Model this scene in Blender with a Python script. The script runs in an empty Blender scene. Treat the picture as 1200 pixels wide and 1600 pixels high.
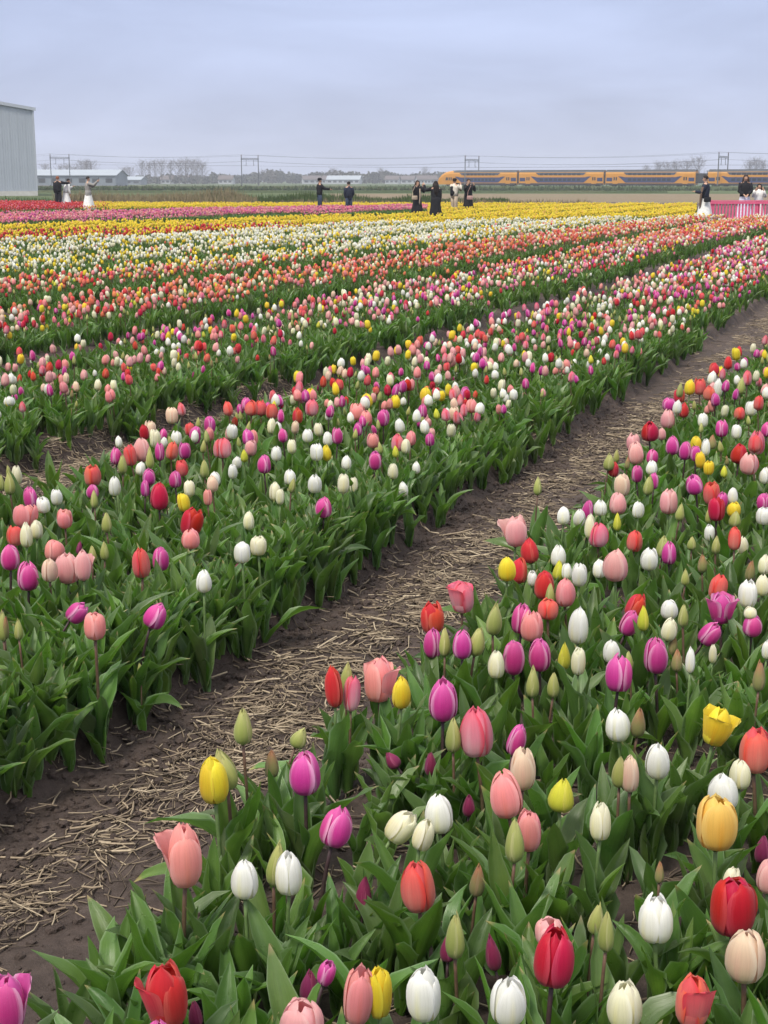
import bpy, bmesh, math, random
import numpy as np
from mathutils import Vector, Matrix, Euler
scene = bpy.context.scene
COL = scene.collection
random.seed(7)
RNG = np.random.default_rng(7)
R = math.radians
# ------------------------------------------------------------ camera, sky, sun, exposure
CAM_H = 1.7
cam_d = bpy.data.cameras.new('camera'); cam = bpy.data.objects.new('camera', cam_d); COL.objects.link(cam)
cam.location = (0, 0, CAM_H); cam.rotation_euler = (R(90 - 13.11), 0, 0)
cam_d.sensor_fit = 'VERTICAL'; cam_d.sensor_height = 36; cam_d.sensor_width = 27; cam_d.lens = 49.95
cam_d.clip_start = 0.05; cam_d.clip_end = 8000
scene.camera = cam
SUN_EL, SUN_AZ = 58, 215        # overcast light comes softly from behind the camera, to the left
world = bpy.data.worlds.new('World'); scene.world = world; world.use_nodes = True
nt = world.node_tree; nt.nodes.clear()
def wn(t, **k):
    n = nt.nodes.new(t)
    for a, b in k.items(): setattr(n, a, b)
    return n
sky = wn('ShaderNodeTexSky', sky_type='NISHITA'); sky.sun_disc = False
sky.sun_elevation = R(SUN_EL); sky.sun_rotation = R(SUN_AZ); sky.dust_density = 3
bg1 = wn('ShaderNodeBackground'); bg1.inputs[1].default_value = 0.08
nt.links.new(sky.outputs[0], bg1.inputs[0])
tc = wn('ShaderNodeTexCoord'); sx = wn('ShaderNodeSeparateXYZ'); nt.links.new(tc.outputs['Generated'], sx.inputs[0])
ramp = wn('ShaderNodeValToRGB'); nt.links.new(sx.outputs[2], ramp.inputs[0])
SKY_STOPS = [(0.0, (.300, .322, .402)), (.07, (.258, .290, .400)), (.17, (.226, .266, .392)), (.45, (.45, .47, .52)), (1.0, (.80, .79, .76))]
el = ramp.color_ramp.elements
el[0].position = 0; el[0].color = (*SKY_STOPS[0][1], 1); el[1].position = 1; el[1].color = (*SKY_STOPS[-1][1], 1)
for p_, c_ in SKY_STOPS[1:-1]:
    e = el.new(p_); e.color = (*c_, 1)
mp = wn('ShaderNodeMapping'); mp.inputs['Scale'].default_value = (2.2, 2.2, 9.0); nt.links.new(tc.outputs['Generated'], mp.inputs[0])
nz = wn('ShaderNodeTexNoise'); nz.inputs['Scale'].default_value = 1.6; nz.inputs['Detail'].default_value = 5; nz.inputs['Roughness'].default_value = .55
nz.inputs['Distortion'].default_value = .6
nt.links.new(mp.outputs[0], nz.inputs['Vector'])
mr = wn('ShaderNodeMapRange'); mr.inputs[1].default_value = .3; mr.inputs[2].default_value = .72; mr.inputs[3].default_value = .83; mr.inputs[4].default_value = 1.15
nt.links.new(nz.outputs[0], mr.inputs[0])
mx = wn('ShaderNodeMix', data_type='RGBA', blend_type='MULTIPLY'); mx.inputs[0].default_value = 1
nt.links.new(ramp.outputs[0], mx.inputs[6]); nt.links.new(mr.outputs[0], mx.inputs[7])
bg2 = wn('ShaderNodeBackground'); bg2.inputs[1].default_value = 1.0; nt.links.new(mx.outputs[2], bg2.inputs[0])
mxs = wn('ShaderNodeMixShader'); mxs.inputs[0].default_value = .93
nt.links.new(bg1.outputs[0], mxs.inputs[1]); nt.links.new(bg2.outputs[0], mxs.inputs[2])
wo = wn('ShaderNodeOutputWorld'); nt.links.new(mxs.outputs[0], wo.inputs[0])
sun_d = bpy.data.lights.new('sun', 'SUN'); sun = bpy.data.objects.new('sun', sun_d); COL.objects.link(sun)
sun_d.energy = 1.5; sun_d.angle = R(14); sun_d.color = (1, .93, .80)
sun.rotation_euler = (R(90 - SUN_EL), 0, R(180 - SUN_AZ) )
scene.view_settings.view_transform = 'Standard'; scene.view_settings.look = 'None'
scene.view_settings.exposure = 1.14; scene.view_settings.gamma = 1; scene.view_settings.use_curve_mapping = False
try:
    scene.cycles.max_bounces = 8; scene.cycles.transparent_max_bounces = 8; scene.cycles.diffuse_bounces = 4
    scene.cycles.volume_bounces = 0; scene.cycles.glossy_bounces = 2; scene.cycles.transmission_bounces = 4
except Exception: pass

# ------------------------------------------------------------ helpers
def tag(o, label=None, cat=None, group=None, kind=None):
    for k, v in (('label', label), ('category', cat), ('group', group), ('kind', kind)):
        if v: o[k] = v
    return o
def empty(name, loc=(0, 0, 0), rz=0.0):
    o = bpy.data.objects.new(name, None); COL.objects.link(o); o.location = loc; o.rotation_euler = (0, 0, rz); o.empty_display_size = .05
    return o
def link(name, me, mat=None, parent=None, loc=None, rot=None, scl=None, coll=None):
    o = bpy.data.objects.new(name, me); (coll or COL).objects.link(o)
    if mat is not None:
        if len(me.materials) == 0: me.materials.append(mat)
        elif me.materials[0] != mat:
            o.material_slots[0].link = 'OBJECT'; o.material_slots[0].material = mat
    if parent: o.parent = parent
    if loc is not None: o.location = loc
    if rot is not None: o.rotation_euler = rot
    if scl is not None: o.scale = scl
    return o
class MB:
    """collects vertices and faces"""
    def __init__(s): s.v = []; s.f = []; s.m = []; s.uv = []
    def add(s, vs, fs, mi=0, uvs=None):
        b = len(s.v); s.v += [tuple(v) for v in vs]
        for k, f in enumerate(fs):
            s.f.append(tuple(i + b for i in f)); s.m.append(mi)
        s.uv += list(uvs) if uvs else [(.5, .5)] * len(vs)
    def box(s, x0, x1, y0, y1, z0, z1, mi=0, M=None):
        vs = [Vector(p) for p in ((x0,y0,z0),(x1,y0,z0),(x1,y1,z0),(x0,y1,z0),(x0,y0,z1),(x1,y0,z1),(x1,y1,z1),(x0,y1,z1))]
        if M is not None: vs = [M @ v for v in vs]
        s.add(vs, [(0,3,2,1),(4,5,6,7),(0,1,5,4),(1,2,6,5),(2,3,7,6),(3,0,4,7)], mi)
    def tube(s, pts, rad, n=6, mi=0, cap=True, flat=1.0):
        pts = [Vector(p) for p in pts]; rad = rad if hasattr(rad, '__len__') else [rad] * len(pts)
        vs = []; uv = []
        ref = Vector((0, 0, 1)) if abs((pts[-1] - pts[0]).normalized().z) < .9 else Vector((1, 0, 0))
        for i, p in enumerate(pts):
            d = (pts[min(i + 1, len(pts) - 1)] - pts[max(i - 1, 0)]).normalized()
            a = d.cross(ref).normalized(); b = a.cross(d)
            for k in range(n):
                t = 2 * math.pi * k / n
                vs.append(p + a * math.cos(t) * rad[i] + b * math.sin(t) * rad[i] * flat); uv.append((k / n, i / max(1, len(pts) - 1)))
        fs = [(i * n + k, i * n + (k + 1) % n, (i + 1) * n + (k + 1) % n, (i + 1) * n + k) for i in range(len(pts) - 1) for k in range(n)]
        if cap: fs += [tuple(range(n))[::-1], tuple(range((len(pts) - 1) * n, len(pts) * n))]
        s.add(vs, fs, mi, uv)
    def rings(s, rings, n=12, mi=0, cap=True):
        """rings: (cx, cy, z, rx, ry)"""
        vs = [(cx + math.cos(2*math.pi*k/n)*rx, cy + math.sin(2*math.pi*k/n)*ry, z) for cx, cy, z, rx, ry in rings for k in range(n)]
        fs = [(i*n+k, i*n+(k+1)%n, (i+1)*n+(k+1)%n, (i+1)*n+k) for i in range(len(rings)-1) for k in range(n)]
        if cap: fs += [tuple(range(n))[::-1], tuple(range((len(rings)-1)*n, len(rings)*n))]
        s.add(vs, fs, mi)
    def mesh(s, name, mats=(), smooth=False):
        me = bpy.data.meshes.new(name); me.from_pydata(s.v, [], s.f)
        for m in mats: me.materials.append(m)
        if any(s.m): me.polygons.foreach_set('material_index', s.m)
        uvl = me.uv_layers.new(name='UVMap'); li = np.empty(len(me.loops), int); me.loops.foreach_get('vertex_index', li)
        uvl.data.foreach_set('uv', np.array(s.uv, float)[li].ravel())
        if smooth: me.polygons.foreach_set('use_smooth', [True] * len(me.polygons))
        me.update(); return me
    def build(s, name, mat=None, parent=None, smooth=False, **k):
        return link(name, s.mesh(name, [mat] if mat else [], smooth), None, parent, **k)

class Mat:
    """small node builder"""
    def __init__(s, name, rough=.6, spec=.4):
        s.m = bpy.data.materials.new(name); s.m.use_nodes = True; s.t = s.m.node_tree; s.n = s.t.nodes
        s.b = s.n['Principled BSDF']; s.out = s.n['Material Output']
        s.b.inputs['Roughness'].default_value = rough; s.b.inputs['Specular IOR Level'].default_value = spec
    def new(s, t, **k):
        n = s.n.new(t)
        for a, b in k.items(): setattr(n, a, b)
        return n
    def L(s, a, b): s.t.links.new(a, b)
    def setv(s, sock, v):
        if hasattr(v, 'is_output'): s.L(v, sock)
        elif isinstance(v, (tuple, list)) and len(v) == 3 and sock.type == 'RGBA': sock.default_value = (*v, 1)
        else: sock.default_value = v
    def noise(s, vec, scale, detail=3, rough=.55, dist=0):
        n = s.new('ShaderNodeTexNoise'); n.inputs['Scale'].default_value = scale; n.inputs['Detail'].default_value = detail
        n.inputs['Roughness'].default_value = rough; n.inputs['Distortion'].default_value = dist
        if vec is not None: s.L(vec, n.inputs['Vector'])
        return n.outputs[0]
    def mapping(s, vec, scale):
        n = s.new('ShaderNodeMapping'); n.inputs['Scale'].default_value = scale; s.L(vec, n.inputs[0]); return n.outputs[0]
    def math(s, op, a, b=0.0, c=0.0, clamp=False):
        n = s.new('ShaderNodeMath', operation=op, use_clamp=clamp)
        s.setv(n.inputs[0], a); s.setv(n.inputs[1], b); s.setv(n.inputs[2], c); return n.outputs[0]
    def rng(s, v, a, b, c=0.0, d=1.0, smooth=False):
        n = s.new('ShaderNodeMapRange'); 
        if smooth: n.interpolation_type = 'SMOOTHSTEP'
        s.setv(n.inputs[0], v)
        for i, q in enumerate((a, b, c, d)): n.inputs[i + 1].default_value = q
        return n.outputs[0]
    def mix(s, f, a, b, mode='MIX'):
        n = s.new('ShaderNodeMix', data_type='RGBA', blend_type=mode); s.setv(n.inputs[0], f); s.setv(n.inputs[6], a); s.setv(n.inputs[7], b)
        return n.outputs[2]
    def ramp(s, v, stops):
        n = s.new('ShaderNodeValToRGB'); s.L(v, n.inputs[0]); e = n.color_ramp.elements
        e[0].position, e[0].color = stops[0][0], (*stops[0][1], 1); e[1].position, e[1].color = stops[-1][0], (*stops[-1][1], 1)
        for p, c in stops[1:-1]: q = e.new(p); q.color = (*c, 1)
        return n.outputs[0]
    def coord(s, k='Object'):
        return s.new('ShaderNodeTexCoord').outputs[k]
    def pos(s): return s.new('ShaderNodeNewGeometry').outputs['Position']
    def uv(s):
        x = s.new('ShaderNodeSeparateXYZ'); u = s.new('ShaderNodeUVMap', uv_map='UVMap'); s.L(u.outputs[0], x.inputs[0]); return u.outputs[0], x.outputs[0], x.outputs[1]
    def rand(s): return s.new('ShaderNodeObjectInfo').outputs['Random']
    def bump(s, h, strength=.3, dist=.01, normal=None):
        n = s.new('ShaderNodeBump'); n.inputs['Strength'].default_value = strength; n.inputs['Distance'].default_value = dist
        s.L(h, n.inputs['Height'])
        if normal is not None: s.L(normal, n.inputs['Normal'])
        s.L(n.outputs[0], s.b.inputs['Normal']); return n.outputs[0]
    def base(s, c): s.setv(s.b.inputs['Base Color'], c)
    def translucent(s, col, f):
        t = s.new('ShaderNodeBsdfTranslucent'); s.setv(t.inputs[0], col); m = s.new('ShaderNodeMixShader'); m.inputs[0].default_value = f
        s.L(s.b.outputs[0], m.inputs[1]); s.L(t.outputs[0], m.inputs[2]); s.L(m.outputs[0], s.out.inputs[0])
def plain(name, col, rough=.7, spec=.3, var=.12, scale=6.0, metal=0.0):
    """an even colour with a little grain"""
    m = Mat(name, rough, spec); n = m.noise(m.coord(), scale, 4)
    f = m.rng(n, .3, .7, 1 - var, 1 + var)
    m.base(m.mix(1.0, col, f, 'MULTIPLY')); m.b.inputs['Metallic'].default_value = metal
    return m.m

# numpy value noise
def vnoise(x, y, seed=0):
    xi = np.floor(x).astype(np.int64); yi = np.floor(y).astype(np.int64); fx = x - xi; fy = y - yi
    fx = fx * fx * (3 - 2 * fx); fy = fy * fy * (3 - 2 * fy)
    def h(a, b):
        n = (a * 374761393 + b * 668265263 + seed * 974634577) & 0xFFFFFFFF
        n = ((n ^ (n >> 13)) * 1274126177) & 0xFFFFFFFF
        return ((n ^ (n >> 16)) & 0xFFFF) / 65535.0
    return (h(xi, yi) * (1 - fx) + h(xi + 1, yi) * fx) * (1 - fy) + (h(xi, yi + 1) * (1 - fx) + h(xi + 1, yi + 1) * fx) * fy
def fbm(x, y, o=4, seed=0):
    a = 0; w = .5; t = 0
    for i in range(o): a = a + w * vnoise(x * 2 ** i, y * 2 ** i, seed + i); t += w; w *= .5
    return a / t - .5
# rows of the field: s runs across the beds (to the left), t along them
ROW = (0.36194, 0.93220); ACR = (-0.93220, 0.36194)
def to_xy(s, t): return s * ACR[0] + t * ROW[0], s * ACR[1] + t * ROW[1]
def to_st(x, y): return x * ACR[0] + y * ACR[1], x * ROW[0] + y * ROW[1]
PITCH, BEDW, BED1 = 2.7, 1.85, 2.25
def sstep(a, b, x): 
    q = np.clip((x - a) / (b - a), 0, 1); return q * q * (3 - 2 * q)
def soil_h(s, t, fine=True):
    s = np.asarray(s, float); t = np.asarray(t, float)
    wob = .05 * fbm(t * .9, s * .3, 2, 3) * 2
    d = np.mod(s - BED1 + PITCH * 8 + wob, PITCH)                       # 0 at the foot of a bed
    bed = sstep(-.01, .10, d) - sstep(BEDW - .08, BEDW + .10, d) + (1 - sstep(-.12, -.02, d - PITCH)) * 0
    h = .115 * bed
    h = h + .034 * fbm(s * 2.3, t * 1.6, 4, 11)
    if fine: h = h + .016 * fbm(s * 11, t * 9, 3, 14) * (1 - .4 * bed)
    foot = np.exp(-((d - .03) / .10) ** 2) + np.exp(-((d - BEDW - .02) / .10) ** 2)
    if fine:
        h = h + foot * .085 * fbm(s * 7, t * 7, 3, 21) + (.006 + .012 * bed) * fbm(s * 30, t * 30, 3, 31)
    return h
# ------------------------------------------------------------ setting: ground
def soil_material():
    m = Mat('field_soil', .86, .25); p = m.pos()
    n1 = m.noise(p, 1.7, 5, .6); n2 = m.noise(p, 26, 5, .65); n3 = m.noise(p, 210, 4, .7)
    c = m.ramp(n1, [(.3, (.072, .053, .047)), (.5, (.106, .079, .070)), (.72, (.142, .110, .097))])
    c = m.mix(m.rng(n2, .38, .68, 0, .7), c, (.042, .030, .026))
    nm = m.noise(p, 7, 4, .6); c = m.mix(m.rng(nm, .45, .7, 0, .55), c, (.050, .036, .031))
    c = m.mix(m.rng(n3, .62, .75, 0, .5), c, (.17, .135, .115))
    m.base(c); m.setv(m.b.inputs['Roughness'], m.rng(n1, .3, .7, .62, .92))
    h = m.math('ADD', m.math('ADD', m.math('MULTIPLY', nm, 1.2), m.math('MULTIPLY', n2, .6)), m.math('MULTIPLY', n3, .42)); m.bump(h, 1.0, .022)
    return m.m
M_SOIL = soil_material()
s_ax = np.concatenate([np.arange(-9, -.6, .3), np.arange(-.6, 1.1, .06), np.arange(1.1, 2.7, .018), np.arange(2.7, 4.0, .08), np.arange(4.0, 5.3, .03), np.arange(5.3, 14, .1), np.arange(14, 66.1, .5)])
t_ax = np.concatenate([np.arange(-6, 1.4, .2), np.arange(1.4, 9, .022), np.arange(9, 16, .05), np.arange(16, 34, .15), np.arange(34, 112, .6)])
SS, TT = np.meshgrid(s_ax, t_ax, indexing='ij')
ZZ = soil_h(SS, TT); XX, YY = to_xy(SS, TT)
def grid_mesh(name, X, Y, Z, mat):
    ni, nj = X.shape
    me = bpy.data.meshes.new(name); co = np.stack([X, Y, Z], -1).reshape(-1, 3)
    i = np.arange(ni - 1)[:, None] * nj + np.arange(nj - 1)[None, :]
    q = np.stack([i, i + nj, i + nj + 1, i + 1], -1).reshape(-1, 4)[:, ::-1]
    me.vertices.add(len(co)); me.vertices.foreach_set('co', co.ravel())
    me.loops.add(q.size); me.loops.foreach_set('vertex_index', q.ravel().astype(np.int32))
    me.polygons.add(len(q)); me.polygons.foreach_set('loop_start', np.arange(0, q.size, 4, dtype=np.int32)); me.polygons.foreach_set('loop_total', np.full(len(q), 4, np.int32))
    me.polygons.foreach_set('use_smooth', np.ones(len(q), bool)); me.materials.append(mat); me.update(calc_edges=True); me.validate()
    return me
tag(link('soil', grid_mesh('soil', XX, YY, ZZ, M_SOIL)), 'brown tilled soil of the tulip beds and the trodden paths between them', kind='structure')

def field_mat(name, a, b, c, sc=.35, stretch=(.12, 1, 1)):
    m = Mat(name, .95, .1); p = m.pos(); q = m.mapping(p, stretch)
    n = m.noise(q, sc, 6, .65); n2 = m.noise(p, 2.5, 4, .7)
    col = m.ramp(n, [(.3, a), (.5, b), (.7, c)])
    col = m.mix(1.0, col, m.rng(n2, .3, .7, .75, 1.25), 'MULTIPLY'); m.base(col); m.bump(n2, .6, .15)
    return m.m
M_GRASSFAR = field_mat('meadow_grass', (.055, .085, .035), (.075, .105, .045), (.12, .125, .065), .12)
M_STUBBLE = field_mat('dry_stubble', (.16, .12, .085), (.205, .16, .11), (.155, .15, .085), .25)
M_BANK = field_mat('bank_grass', (.035, .055, .025), (.05, .07, .032), (.085, .085, .045), .4)
M_BALLAST = field_mat('ballast_stone', (.07, .065, .06), (.10, .09, .08), (.13, .11, .095), 1.2, (1, 1, 1))
def sheet(name, pts, z, mat, label):
    mb = MB(); mb.add([(x, y, z) for x, y in pts], [tuple(range(len(pts)))]); return tag(mb.build(name, mat), label, kind='structure')
sheet('ground', [(-5000, -200), (5000, -200), (5000, 6000), (-5000, 6000)], -.16, M_GRASSFAR, 'flat green polder meadow reaching to the horizon')
sheet('stubble_field', [(-3, 97), (120, 92), (170, 205), (-8, 215)], -.10, M_STUBBLE, 'flat strip of dry brown stubble behind the tulips')
sheet('ploughed_strip', [(-80, 121), (-14, 117), (-16, 131), (-90, 138)], -.10, field_mat('ploughed_earth', (.085, .05, .038), (.11, .065, .05), (.13, .09, .07), .6), 'reddish ploughed strip in front of the grey warehouse')
def bank(name, pts, w, h, mat, label, top=.4):
    """a long low ridge that follows pts"""
    mb = MB(); vs = []; n = len(pts)
    for i, (x, y) in enumerate(pts):
        a = Vector(pts[min(i + 1, n - 1)]) - Vector(pts[max(i - 1, 0)]); a.normalize(); nx, ny = -a.y, a.x
        for k, (o, z) in enumerate(((-w / 2, -.2), (-w * top / 2, h), (w * top / 2, h), (w / 2, -.2))):
            dz = random.uniform(-.07, .07) * h if k in (1, 2) else 0
            vs.append((x + nx * o, y + ny * o, z + dz))
    fs = [(i*4+k, i*4+k+1, (i+1)*4+k+1, (i+1)*4+k) for i in range(n-1) for k in range(3)]
    mb.add(vs, fs); return tag(mb.build(name, mat), label, kind='structure')
def lerp_line(a, b, n): return [(a[0] + (b[0]-a[0])*i/n, a[1] + (b[1]-a[1])*i/n) for i in range(n + 1)]
RAIL_D = Vector((64.7, -34.1)).normalized(); RAIL_N = Vector((-RAIL_D.y, RAIL_D.x)); RAIL_O = Vector((-105.0, 474.0))
def rail_pt(a, o=0.0): q = RAIL_O + RAIL_D * a + RAIL_N * o; return q.x, q.y
bank('railway_embankment', [rail_pt(a) for a in range(-700, 900, 10)], 15, .12, M_BANK, 'low dark grassy embankment that carries the railway', .62)
bank('ditch_bank', lerp_line((-160, 338), (75, 300), 60), 5, .62, M_BANK, 'low dark green ditch bank across the meadow')
bank('field_bank', lerp_line((-130, 246), (45, 232), 60), 4, .22, M_BANK, 'faint dark green bank nearer than the ditch bank')
bank('ballast_bed', [rail_pt(a) for a in range(-700, 900, 20)], 8.6, .17, M_BALLAST, 'grey ballast under the two railway tracks', .85)

# ------------------------------------------------------------ petals, leaves and stems
PETAL = dict(   # base, middle, tip, edge, inside flame
 W=((.80, .80, .46), (.85, .85, .78), (.87, .87, .84), (.88, .88, .86), (.84, .81, .42)),
 C=((.60, .64, .28), (.82, .79, .55), (.84, .82, .64), (.84, .82, .68), (.80, .74, .30)),
 Y=((.70, .62, .06), (.86, .66, .035), (.86, .70, .05), (.87, .72, .07), (.85, .50, .02)),
 D=((.80, .50, .09), (.86, .52, .11), (.86, .58, .16), (.87, .62, .20), (.84, .38, .03)),
 R=((.50, .10, .07), (.66, .045, .04), (.68, .028, .026), (.72, .14, .11), (.62, .012, .012)),
 K=((.46, .04, .07), (.58, .010, .035), (.60, .010, .032), (.66, .07, .11), (.52, .006, .015)),
 O=((.58, .24, .18), (.76, .18, .155), (.77, .10, .085), (.78, .07, .055), (.76, .30, .24)),
 S=((.68, .34, .27), (.84, .30, .295), (.86, .34, .33), (.87, .43, .42), (.78, .24, .19)),
 T=((.60, .30, .13), (.80, .25, .11), (.82, .21, .085), (.85, .30, .15), (.80, .34, .12)),
 P=((.70, .40, .34), (.83, .40, .40), (.84, .46, .45), (.85, .54, .52), (.80, .30, .32)),
 H=((.80, .60, .58), (.80, .30, .38), (.76, .13, .20), (.74, .07, .12), (.84, .55, .58)),
 M=((.38, .04, .20), (.65, .045, .31), (.72, .13, .41), (.82, .42, .64), (.54, .025, .25)),
 V=((.14, .03, .06), (.22, .02, .085), (.27, .03, .10), (.34, .07, .15), (.18, .015, .06)),
 G=((.26, .33, .09), (.42, .45, .13), (.55, .54, .21), (.56, .55, .25), (.34, .40, .09)),
 B=((.62, .56, .32), (.82, .58, .44), (.84, .66, .50), (.85, .70, .56), (.82, .46, .38)),
 A=((.22, .27, .09), (.32, .29, .12), (.48, .20, .11), (.40, .30, .16), (.30, .30, .10)),
 L=((.42, .50, .06), (.64, .64, .06), (.72, .68, .06), (.74, .70, .12), (.56, .58, .04)))
def petal_material(code):
    b, mid, tip, edge, fl = PETAL[code]
    m = Mat('petal_' + code.lower(), .52, .24); uvv, u, v = m.uv()
    au = m.math('ABSOLUTE', m.math('MULTIPLY_ADD', u, 2.0, -1.0))
    st = m.noise(m.mapping(uvv, (26, 2.2, 1)), 1.0, 4, .6)
    bl = m.noise(m.coord(), 60, 3, .6)
    c = m.ramp(v, [(0, b), (.28, tuple(.35*x + .65*y for x, y in zip(b, mid))), (.5, mid), (1, tip)])
    c = m.mix(m.math('MULTIPLY', m.rng(au, .30, .0, 0, .65, True), m.rng(v, .85, .25, 0, 1)), c, fl)
    c = m.mix(m.rng(m.math('ADD', au, m.math('MULTIPLY', st, .5)), .82, 1.25, 0, .9, True), c, edge)
    c = m.mix(1.0, c, m.rng(st, .3, .7, .93, 1.06), 'MULTIPLY')
    c = m.mix(m.rng(bl, .55, .8, 0, .25), c, edge)
    hs = m.new('ShaderNodeHueSaturation'); m.L(c, hs.inputs['Color']); rn = m.rand()
    m.L(m.rng(rn, 0, 1, .488, .512), hs.inputs['Hue']); m.L(m.rng(m.math('FRACT', m.math('MULTIPLY', rn, 7.31)), 0, 1, .86, 1.08), hs.inputs['Value'])
    c = hs.outputs[0]; m.base(c)
    vo = m.new('ShaderNodeTexVoronoi'); vo.inputs['Scale'].default_value = 260; m.L(m.coord(), vo.inputs['Vector'])
    drops = m.math('MULTIPLY', m.rng(vo.outputs['Distance'], .34, .12, 0, 1, True), m.rng(m.noise(m.coord(), 40, 2), .5, .62, 0, 1))
    m.bump(m.math('ADD', m.math('MULTIPLY', st, .55), m.math('MULTIPLY', drops, .9)), .34, .0016)
    m.b.inputs['Sheen Weight'].default_value = .12
    m.translucent(c, .36)
    return m.m
M_PETAL = {k: petal_material(k) for k in PETAL}
def leaf_material(name, a, b, gl):
    m = Mat(name, .34, .52); uvv, u, v = m.uv(); geo = m.new('ShaderNodeNewGeometry')
    au = m.math('ABSOLUTE', m.math('MULTIPLY_ADD', u, 2.0, -1.0))
    vein = m.noise(m.mapping(uvv, (46, .9, 1)), 1.0, 3, .55); big = m.noise(m.coord(), 16, 4, .6)
    c = m.mix(m.rng(big, .3, .7), a, b)
    c = m.mix(1.0, c, m.rng(vein, .3, .7, .76, 1.20), 'MULTIPLY')
    c = m.mix(m.rng(au, .82, 1.0, 0, .85, True), c, (.21, .31, .16))
    c = m.mix(m.rng(au, .07, .0, 0, .35), c, (.10, .19, .06))
    c = m.mix(m.math('MULTIPLY', geo.outputs['Backfacing'], .30), c, gl)
    rn0 = m.rand(); c = m.mix(m.math('MULTIPLY', m.rng(m.math('ADD', v, m.math('MULTIPLY', big, .06)), .955, 1.0, 0, .8), m.math('GREATER_THAN', m.math('FRACT', m.math('MULTIPLY', rn0, 23.7)), .55)), c, (.34, .27, .12))
    lw = m.new('ShaderNodeLayerWeight'); lw.inputs[0].default_value = .35
    c = m.mix(m.math('MULTIPLY', lw.outputs['Facing'], .24), c, gl)
    hs = m.new('ShaderNodeHueSaturation'); m.L(c, hs.inputs['Color']); rn = m.rand()
    m.L(m.rng(rn, 0, 1, .474, .512), hs.inputs['Hue']); m.L(m.rng(m.math('FRACT', m.math('MULTIPLY', rn, 5.7)), 0, 1, .60, 1.38), hs.inputs['Value'])
    m.L(m.rng(m.math('FRACT', m.math('MULTIPLY', rn, 11.3)), 0, 1, .82, 1.06), hs.inputs['Saturation'])
    c = hs.outputs[0]; m.base(c)
    vo = m.new('ShaderNodeTexVoronoi'); vo.inputs['Scale'].default_value = 150; m.L(m.coord(), vo.inputs['Vector'])
    drops = m.math('MULTIPLY', m.rng(vo.outputs['Distance'], .30, .10, 0, 1, True), m.rng(m.noise(m.coord(), 22, 2), .54, .64, 0, 1))
    m.bump(m.math('ADD', m.math('MULTIPLY', vein, .6), m.math('MULTIPLY', drops, 1.0)), .55, .0022)
    m.setv(m.b.inputs['Roughness'], m.rng(big, .3, .7, .24, .42))
    m.translucent(m.mix(.5, c, (.20, .44, .03)), .33)
    return m.m
M_LEAF = leaf_material('tulip_leaf', (.044, .125, .016), (.100, .205, .028), (.135, .220, .090))
def stem_material(name, a, b):
    m = Mat(name, .5, .35); uvv, u, v = m.uv(); n = m.noise(m.coord(), 90, 3)
    c = m.ramp(v, [(0, a), (1, b)]); m.base(m.mix(1.0, c, m.rng(n, .3, .7, .8, 1.2), 'MULTIPLY')); return m.m
M_STEM = dict(g=stem_material('green_stem', (.07, .13, .04), (.13, .20, .07)), d=stem_material('dark_stem', (.05, .045, .03), (.045, .022, .028)), b=stem_material('brown_stem', (.075, .085, .04), (.13, .07, .05)))
STEM_OF = dict(W='g', C='g', Y='g', D='g', R='g', K='d', O='b', S='b', P='g', H='b', M='d', V='d', G='b', B='b', A='b', L='g', T='b')
def interp(x, xs, ys): return float(np.interp(x, xs, ys))
SHAPES = dict(   # v, radius (1 = half the bloom's width), height
 closed=([0, .08, .2, .36, .55, .74, .88, 1], [.16, .60, .90, 1.0, .97, .80, .56, .12], [0, .035, .14, .32, .55, .77, .91, 1.0]),
 cup=([0, .08, .2, .36, .55, .74, .88, 1], [.16, .60, .88, .98, 1.0, .90, .70, .36], [0, .035, .14, .32, .55, .78, .92, 1.0]),
 open=([0, .08, .2, .36, .55, .74, .88, 1], [.14, .50, .72, .84, .92, .98, 1.02, 1.06], [0, .04, .15, .33, .56, .78, .92, 1.0]),
 bud=([0, .08, .2, .36, .55, .74, .88, 1], [.20, .62, .92, 1.0, .88, .60, .36, .06], [0, .04, .15, .32, .54, .76, .90, 1.0]))
PW = ([0, .12, .3, .5, .68, .82, .92, .97, 1], [.55, .86, 1.10, 1.20, 1.18, 1.08, .90, .62, .06])
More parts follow.
